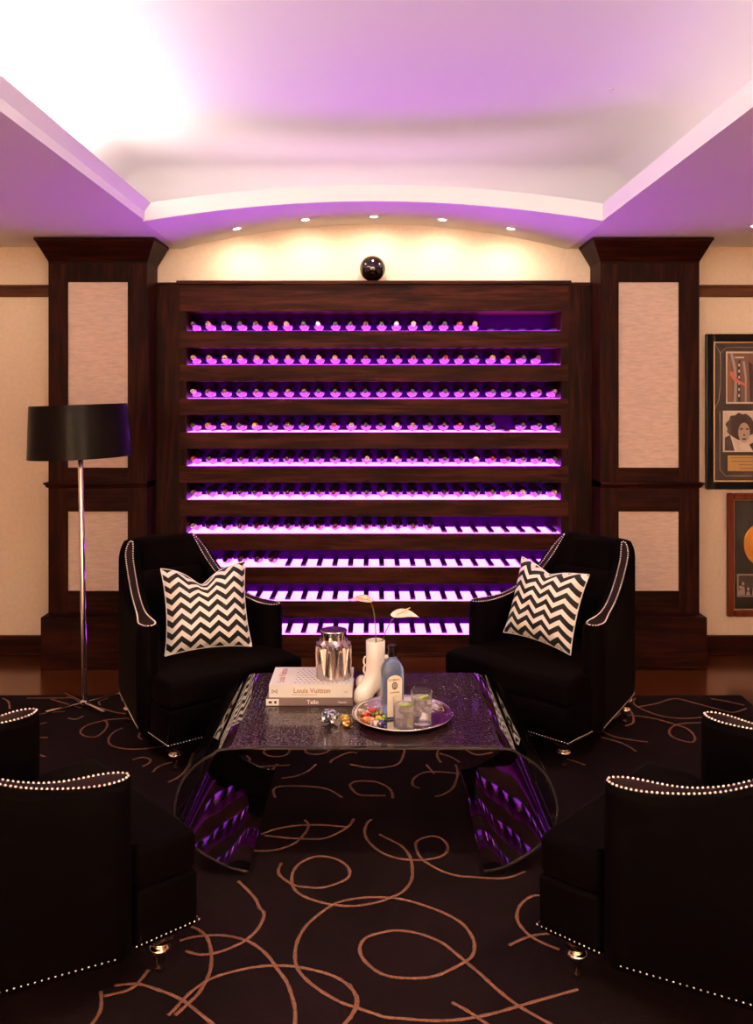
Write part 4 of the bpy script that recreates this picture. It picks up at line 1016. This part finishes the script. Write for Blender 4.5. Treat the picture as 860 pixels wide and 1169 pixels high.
rings += [zig(0.126, 0.134, 0.064, 0.003, 0.0), zig(0.140, 0.136, 0.058, -0.006, 0.5), zig(0.148, 0.146, 0.050, 0.001, 0.0), zig(0.160, 0.156, 0.047, 0.005, 0.5), zig(0.172, 0.170, 0.051, 0.001, 0.0), zig(0.178, 0.178, 0.0515, 0.0, 0.0)]
for a, b in zip(rings[:-1], rings[1:]):
    for i in range(NA): bm.faces.new((a[i], a[(i + 1) % NA], b[(i + 1) % NA], b[i]))
bm.faces.new(rings[0])
obj('pleated_body', bm, 'canister_metal', can, smooth=25)
bm = bmesh.new()
for k in range(NP):
    for sd in (-1, 1):
        pts = []
        for j in range(9):
            tt = j / 8; a = 2 * PI * (k + 0.5 + sd * 0.47 * tt) / NP + 0.12
            pts.append(((R0 + 0.0002) * math.cos(a), (R0 + 0.0002) * math.sin(a), 0.006 + 0.112 * tt))
        tube(bm, pts, 0.0014, 6)
obj('zigzag_ridge', bm, 'canister_metal', can, smooth='full')
bm = bmesh.new(); lathe(bm, [(0.0, 0.172), (0.0505, 0.172), (0.0525, 0.178), (0.051, 0.1805), (0.0, 0.1810)], 48)
o = obj('flat_lid', bm, 'canister_metal', can, smooth=30)

# white boot vase
boot = thing('boot_vase', 'white ceramic boot-shaped vase between the books and the blue bottle', 'vase', (0.006, 3.425, TP), math.atan2(-0.66, -0.75))
bm = bmesh.new()
def sl(uc, a, b, z, n=32, p=2.6):
    ring = []
    for i in range(n):
        t = 2 * PI * i / n; c, s = math.cos(t), math.sin(t)
        ring.append(bm.verts.new((uc + a * math.copysign(abs(c) ** (2 / p), c), b * math.copysign(abs(s) ** (2 / p), s), z)))
    return ring
S_ = [(0.070, 0.024, 0.024, 0.0005), (0.069, 0.028, 0.028, 0.006), (0.062, 0.036, 0.031, 0.020), (0.052, 0.044, 0.032, 0.034), (0.036, 0.060, 0.032, 0.044), (0.026, 0.060, 0.032, 0.056), (0.014, 0.049, 0.032, 0.070), (0.005, 0.040, 0.032, 0.088), (0.001, 0.0345, 0.0325, 0.110), (0, 0.0335, 0.033, 0.15), (0, 0.034, 0.0335, 0.222), (0, 0.0325, 0.032, 0.2235), (0, 0.029, 0.0285, 0.2225), (0, 0.0285, 0.028, 0.12)]
rings = [sl(*s) for s in S_]
for a, b in zip(rings[:-1], rings[1:]):
    for i in range(32): bm.faces.new((a[i], a[(i + 1) % 32], b[(i + 1) % 32], b[i]))
bm.faces.new(rings[0]); bm.faces.new(rings[-1])
obj('boot_body', bm, 'white_ceramic', boot, smooth=50)
bm = bmesh.new(); rr = []
for uc, a, z in ((-0.020, 0.010, 0.0005), (-0.020, 0.011, 0.02), (-0.017, 0.018, 0.048)):
    rr.append(sl(uc, a, a * 1.1, z, 20, 2.2))
for a, b in zip(rr[:-1], rr[1:]):
    for i in range(20): bm.faces.new((a[i], a[(i + 1) % 20], b[(i + 1) % 20], b[i]))
bm.faces.new(rr[0]); bm.faces.new(rr[-1])
obj('heel', bm, 'white_ceramic', boot, smooth=50)
Ri = Matrix.Rotation(-math.atan2(-0.66, -0.75), 3, 'Z')
for zc in (0.145, 0.113):
    bm = bmesh.new()
    pts = [Ri @ Vector((-0.036 - 0.009 * math.sin(PI * k / 12), -0.004, zc - 0.017 * math.cos(PI * k / 12))) for k in range(13)]
    tube(bm, pts, 0.0034, 8)
    obj('pull_loop', bm, 'white_ceramic', boot, smooth='full')
bm = bmesh.new(); ball(bm, Ri @ Vector((-0.052, 0.035, 0.052)), 0.025, 24, 16, (1, 1, 1.1))
obj('spur_knob', bm, 'white_ceramic', boot, smooth='full')
bm = bmesh.new(); c = Ri @ Vector((0.040, 0.004, 0.158)); ball(bm, c, 0.014, 16, 10, (1, 1, 0.6))
obj('side_knob', bm, 'white_ceramic', boot, smooth='full')

# anthuriums
def anthurium(label, path, leafdir, length, width, nrm, mat, sdir):
    t = thing('anthurium', label, 'flower', path[0], 0, 'anthuriums in the boot vase')
    b0 = Vector(path[0])
    pts = [p - b0 for p in catmull(path, 8)]
    bm = bmesh.new(); tube(bm, pts, 0.0021, 8); obj('stem', bm, 'stem', t, smooth='full')
    tip = pts[-1]
    u = Vector(leafdir).normalized(); w = Vector(nrm).normalized(); w = (w - u * w.dot(u)).normalized(); v = w.cross(u)
    bm = bmesh.new(); N, K = 22, 10; g = []
    for i in range(N + 1):
        s = i / N
        hw = width * (math.sin(PI * min(1, s * 1.02) ** 0.72) ** 0.85) * (1 - 0.35 * s)
        row = []
        for k in range(K + 1):
            q = -1 + 2 * k / K
            back = -0.10 * length * (1 - s) ** 3 * abs(q)
            p = tip + u * (length * (s - 0.12) + back) + v * (hw * q) + w * (0.18 * width * q * q + 0.10 * length * math.sin(PI * s) - 0.10 * length * s * s)
            row.append(bm.verts.new(p))
        g.append(row)
    for i in range(N):
        for k in range(K): bm.faces.new((g[i][k], g[i + 1][k], g[i + 1][k + 1], g[i][k + 1]))
    bmesh.ops.remove_doubles(bm, verts=bm.verts[:], dist=1e-5)
    sp = obj('spathe', bm, mat, t, smooth='full')
    md = sp.modifiers.new('thickness', 'SOLIDIFY'); md.thickness = 0.0014
    bm = bmesh.new()
    sd = Vector(sdir).normalized()
    tube(bm, [tip + w * 0.004 + sd * (length * 0.62 * k / 8) for k in range(9)], [0.0030, 0.0036, 0.0036, 0.0034, 0.0032, 0.0029, 0.0026, 0.0022, 0.0012], 8)
    obj('spadix', bm, 'spadix', t, smooth='full')
def at(px, py, Y): return ((px - 427) * Y / 1025, Y, EYE - (py - 450) * Y / 1025)
VY = 3.43
anthurium('white anthurium bent to the left, seen edge-on above the boot vase', [at(430, 752, VY), at(429.5, 735, VY), at(428.5, 712, VY), at(426.5, 697, VY), at(424, 689, VY), at(421, 685.5, VY)], (-1, -0.1, 0.10), 0.084, 0.022, (0.10, -0.55, 0.9), 'spathe_back', (-0.9, -0.1, 0.34))
anthurium('white anthurium leaning right, broad face open above the blue bottle', [at(434, 752, VY), at(436, 735, VY), at(441, 720, VY), at(447, 709, VY), at(452.5, 703, VY)], (1, -0.15, 0.02), 0.100, 0.030, (-0.05, -0.42, 0.9), 'spathe', (0.9, -0.1, 0.50))

# silver tray
TRX, TRY = 0.102, 3.215
tray = thing('serving_tray', 'round silver serving tray holding the drinks on the coffee table', 'tray', (TRX, TRY, TP))
bm = bmesh.new(); lathe(bm, [(0, 0.002), (0.135, 0.002), (0.152, 0.0022), (0.160, 0.010), (0.168, 0.022), (0.178, 0.024), (0.180, 0.0225), (0.177, 0.021), (0.170, 0.0185), (0.161, 0.004), (0.150, 0.0002), (0, 0.0002)], 96)
obj('tray_dish', bm, 'chrome', tray, smooth=50)
bm = bmesh.new()
tube(bm, [(0.1785 * math.cos(2 * PI * i / 96), 0.1785 * math.sin(2 * PI * i / 96), 0.0232) for i in range(97)], 0.0026, 8, 0, 1.0, False)
obj('rolled_rim', bm, 'chrome', tray, smooth='full')
TZ = TP + 0.0026

# gin bottle
gin = thing('gin_bottle', 'pale blue square gin bottle with cream label and black cap on the tray', 'bottle', (0.066, 3.235, TZ), math.radians(16))
bm = bmesh.new()
def sq(a, b, z, rot=0, p=5, n=40):
    ring = []
    for i in range(n):
        t = 2 * PI * i / n; c, s = math.cos(t), math.sin(t)
        ring.append(bm.verts.new((a * math.copysign(abs(c) ** (2 / p), c), b * math.copysign(abs(s) ** (2 / p), s), z)))
    return ring
GA, GB = 0.0385, 0.030
prof = [(GA * 0.94, GB * 0.93, 0.0, 5), (GA, GB, 0.004, 5), (GA, GB, 0.165, 5), (GA * 0.98, GB * 0.98, 0.173, 4.5), (GA * 0.86, GB * 0.88, 0.185, 4), (GA * 0.62, GB * 0.68, 0.198, 3), (0.0165, 0.0165, 0.207, 2.2), (0.0140, 0.0140, 0.212, 2), (0.0140, 0.0140, 0.222, 2)]
rings = [sq(a, b, z, 0, p) for a, b, z, p in prof]
for a, b in zip(rings[:-1], rings[1:]):
    for i in range(40): bm.faces.new((a[i], a[(i + 1) % 40], b[(i + 1) % 40], b[i]))
bm.faces.new(rings[0]); bm.faces.new(rings[-1])
obj('glass_body', bm, 'gin_glass', gin, smooth=40)
bm = bmesh.new(); lathe(bm, [(0, 0.2222), (0.0142, 0.2222), (0.0142, 0.216), (0.0150, 0.216), (0.0148, 0.247), (0.0162, 0.249), (0.0162, 0.2555), (0.014, 0.257), (0, 0.257)], 28)
obj('cap', bm, P('black_cap', (0.012, 0.006, 0.006), 0.12), gin, smooth=40)
ol = [(-0.027, 0.008), (0.027, 0.008), (0.027, 0.135)] + [(0.027 * math.cos(PI * k / 14), 0.135 + 0.020 * math.sin(PI * k / 14)) for k in range(1, 14)] + [(-0.027, 0.135)]
bm = bmesh.new(); prism(bm, ol, -GB - 0.0012, -GB + 0.0004)
lab = obj('label', bm, 'label_cream', gin); lab['label'] = 'cream arched paper label'
text('label_lettering', 'BOMBAY', 0.0115, 'ink_red', lab, (0, -GB - 0.0013, 0.139), (PI / 2, 0, 0), 0.0002)
text('label_lettering', 'SAPPHIRE', 0.0085, 'ink_black', lab, (0, -GB - 0.0013, 0.094), (PI / 2, 0, 0), 0.0002)
bm = bmesh.new(); prism(bm, circ(0, 0.118, 0.0105, 0.0135), -GB - 0.0018, -GB - 0.0012, 0); prism(bm, circ(0, 0.118, 0.0075, 0.0100), -GB - 0.0022, -GB - 0.0018, 1)
prism(bm, circ(0.0005, 0.120, 0.0030, 0.0042, 14), -GB - 0.0026, -GB - 0.0022, 2)
prism(bm, [(-0.0052, 0.1095), (0.0052, 0.1095), (0.003, 0.1155), (-0.003, 0.1155)], -GB - 0.0026, -GB - 0.0022, 2)
obj('label_emblem', bm, ['ink_black', ART['grey'], 'ink_mauve'], lab)

# tumblers
def tumbler(label, x, yv, limeang, rh):
    t = thing('tumbler', label, 'glass', (x, yv, TZ), 0, 'tumblers on the silver tray')
    H, r = 0.112, 0.0385
    bm = bmesh.new(); lathe(bm, [(0, 0.0), (r - 0.003, 0.0), (r - 0.001, 0.002), (r, H - 0.001), (r - 0.0008, H), (r - 0.0018, H - 0.001), (r - 0.0026, 0.012), (r - 0.005, 0.010), (0, 0.010)], 48)
    obj('glass_wall', bm, 'clear', t, smooth=50)
    fl = 0.088
    bm = bmesh.new(); lathe(bm, [(0, 0.0106), (r - 0.0056, 0.0106), (r - 0.0034, 0.0125), (r - 0.0026, fl), (0, fl - 0.0005)], 48)
    obj('drink', bm, 'drink', t, smooth=50)
    rn = random.Random(rh)
    for k in range(3):
        bm = bmesh.new(); box(bm, -0.012, 0.012, -0.011, 0.011, -0.012, 0.012, 0.004, 3)
        obj('ice_cube', bm, 'ice', t, ((-0.013, 0.008), (0.013, 0.004), (0.0, -0.012))[k] + (0.030 + 0.022 * k,), (rn.uniform(-.5, .5), rn.uniform(-.5, .5), rn.uniform(0, 1.5)), smooth=40)
    bm = bmesh.new(); a = [(0.022 * math.cos(PI * k / 16), 0.022 * math.sin(PI * k / 16)) for k in range(17)]
    prism(bm, a, -0.0035, 0.0035, 0)
    o = [(0.0222 * math.cos(PI * k / 16), 0.0222 * math.sin(PI * k / 16)) for k in range(17)] + [(0.0242 * math.cos(PI * k / 16), 0.0242 * math.sin(PI * k / 16)) for k in range(16, -1, -1)]
    prism(bm, o, -0.0036, 0.0036, 1)
    obj('lime_wedge', bm, ['lime', 'lime_skin'], t, (0.004, -0.004, fl - 0.004), (math.radians(limeang), 0.15, rh * 0.4), smooth=30)
tumbler('shorter-looking front tumbler of clear drink with lime, nearest the tray edge', 0.104, 3.103, 62, 1)
tumbler('rear tumbler of clear drink with lime, right of the front glass', 0.168, 3.172, 48, 2)

# sweets and crumpled wrappers
def foil_bm(r, seed, sq=(1, 1, 0.75), amp=0.35):
    rn = random.Random(seed); bm = bmesh.new(); bmesh.ops.create_icosphere(bm, subdivisions=3, radius=1.0)
    dirs = [Vector((rn.uniform(-1, 1), rn.uniform(-1, 1), rn.uniform(-1, 1))).normalized() for _ in range(26)]
    for v in bm.verts:
        n = v.co.normalized(); k = max(n.dot(q) for q in dirs)
        v.co = n * (1 - amp * (1 - k) * 6 + rn.uniform(-0.07, 0.07))
        v.co = Vector((v.co.x * sq[0] * r, v.co.y * sq[1] * r, v.co.z * sq[2] * r))
    zm = min(v.co.z for v in bm.verts)
    for v in bm.verts: v.co.z -= zm
    return bm
def foil_mat(name, c1, c2, metal=0.7, rough=0.25):
    m, nt, b = new_mat(name)
    f = noise(nt, coords(nt, (1, 1, 1)), 55, 2)
    nt.links.new(ramp(nt, f, [(0.46, c1), (0.54, c2)]), b.inputs['Base Color'])
    b.inputs['Metallic'].default_value = metal; b.inputs['Roughness'].default_value = rough
    return m
tag(obj('candy_wrapper', foil_bm(0.036, 3), foil_mat('blue_silver_foil', (0.05, 0.07, 0.14), (0.70, 0.62, 0.62)), None, (-0.156, 3.165, TP), (0, 0, 0.4)), 'crumpled blue and silver foil wrapper in front of the books', 'wrapper')
tag(obj('candy_wrapper', foil_bm(0.019, 5), foil_mat('yellow_foil', (0.75, 0.45, 0.03), (0.80, 0.62, 0.30)), None, (-0.104, 3.185, TP), (0, 0, 1.4)), 'crumpled yellow foil wrapper beside the blue and silver one', 'wrapper')
tag(obj('candy_wrapper', foil_bm(0.017, 8), foil_mat('amber_foil', (0.28, 0.12, 0.02), (0.62, 0.36, 0.12)), None, (-0.093, 3.140, TP), (0, 0, 2.4)), 'small amber foil wrapper at the near side of the yellow one', 'wrapper')
CANDY = [('cream', (0.75, 0.62, 0.46), -0.048, 3.255, 0.3), ('crimson', (0.50, 0.015, 0.02), -0.030, 3.215, 1.0), ('scarlet', (0.65, 0.05, 0.03), -0.006, 3.262, 2.2),
         ('orange', (0.75, 0.26, 0.04), -0.030, 3.172, 0.5), ('peach', (0.72, 0.40, 0.24), -0.004, 3.165, 1.8), ('olive', (0.22, 0.16, 0.03), 0.010, 3.225, 2.7),
         ('yellow', (0.80, 0.62, 0.05), 0.016, 3.180, 0.2), ('green', (0.16, 0.32, 0.04), 0.036, 3.192, 1.3), ('violet-blue', (0.10, 0.07, 0.42), 0.030, 3.138, 2.0), ('pale pink', (0.72, 0.55, 0.50), 0.008, 3.137, 2.9)]
for q, (cn, c, x, yv, a) in enumerate(CANDY):
    t = thing('wrapped_candy', '%s wrapped sweet among the sweets on the silver tray' % cn, 'candy', (x, yv, TZ), a, 'wrapped sweets on the silver tray')
    mt = foil_mat(cn.replace(' ', '_').replace('-', '_') + '_candy_foil', tuple(v * 0.75 for v in c), tuple(min(1, v * 1.25) for v in c), 0.35, 0.25)
    bm = foil_bm(0.0115, 20 + q, (1.15, 0.95, 0.9), 0.12)
    obj('sweet', bm, mt, t, smooth=30)
    for s in (-1, 1):
        bm = bmesh.new(); N = 16; r1 = []; r2 = []
        for i in range(N):
            an = 2 * PI * i / N; k = 0.0088 * (0.8 + 0.2 * math.cos(5 * an)); zx = s * (0.019 + 0.0018 * math.cos(4 * an + 1))
            r1.append(bm.verts.new((s * 0.0105, 0.003 * math.cos(an), 0.0085 + 0.003 * math.sin(an)))); r2.append(bm.verts.new((zx, k * math.cos(an), 0.0088 + 0.9 * k * math.sin(an))))
        for i in range(N): bm.faces.new((r1[i], r1[(i + 1) % N], r2[(i + 1) % N], r2[i]))
        bm.faces.new(r1)
        obj('twist_end', bm, mt, t, smooth=60)

# ------------------------------------------------------------------ world, camera, view
w = bpy.data.worlds.new('World'); scene.world = w; w.use_nodes = True
w.node_tree.nodes['Background'].inputs[0].default_value = (0.02, 0.015, 0.015, 1); w.node_tree.nodes['Background'].inputs[1].default_value = 0.2
cam = bpy.data.cameras.new('camera'); co = bpy.data.objects.new('camera', cam); COL.objects.link(co)
co.location = (0, 0, EYE); co.rotation_euler = (PI / 2, 0, 0)
cam.sensor_fit = 'HORIZONTAL'; cam.sensor_width = 36.0; cam.lens = 36.0 * 1025 / 860
cam.shift_x = 3.0 / 860; cam.shift_y = -134.5 / 860
cam.clip_start = 0.05; cam.clip_end = 60
scene.camera = co
vs = scene.view_settings
scene.display_settings.display_device = 'sRGB'
vs.view_transform = 'Standard'; vs.look = 'None'; vs.gamma = 1.0; vs.use_curve_mapping = False; vs.exposure = EXPOSURE
cy = scene.cycles
cy.use_denoising = True
try: cy.denoiser = 'OPENIMAGEDENOISE'
except Exception: pass
cy.max_bounces = 12; cy.diffuse_bounces = 6; cy.glossy_bounces = 6; cy.transmission_bounces = 10; cy.transparent_max_bounces = 12
cy.sample_clamp_indirect = 8.0; cy.caustics_reflective = False; cy.caustics_refractive = False
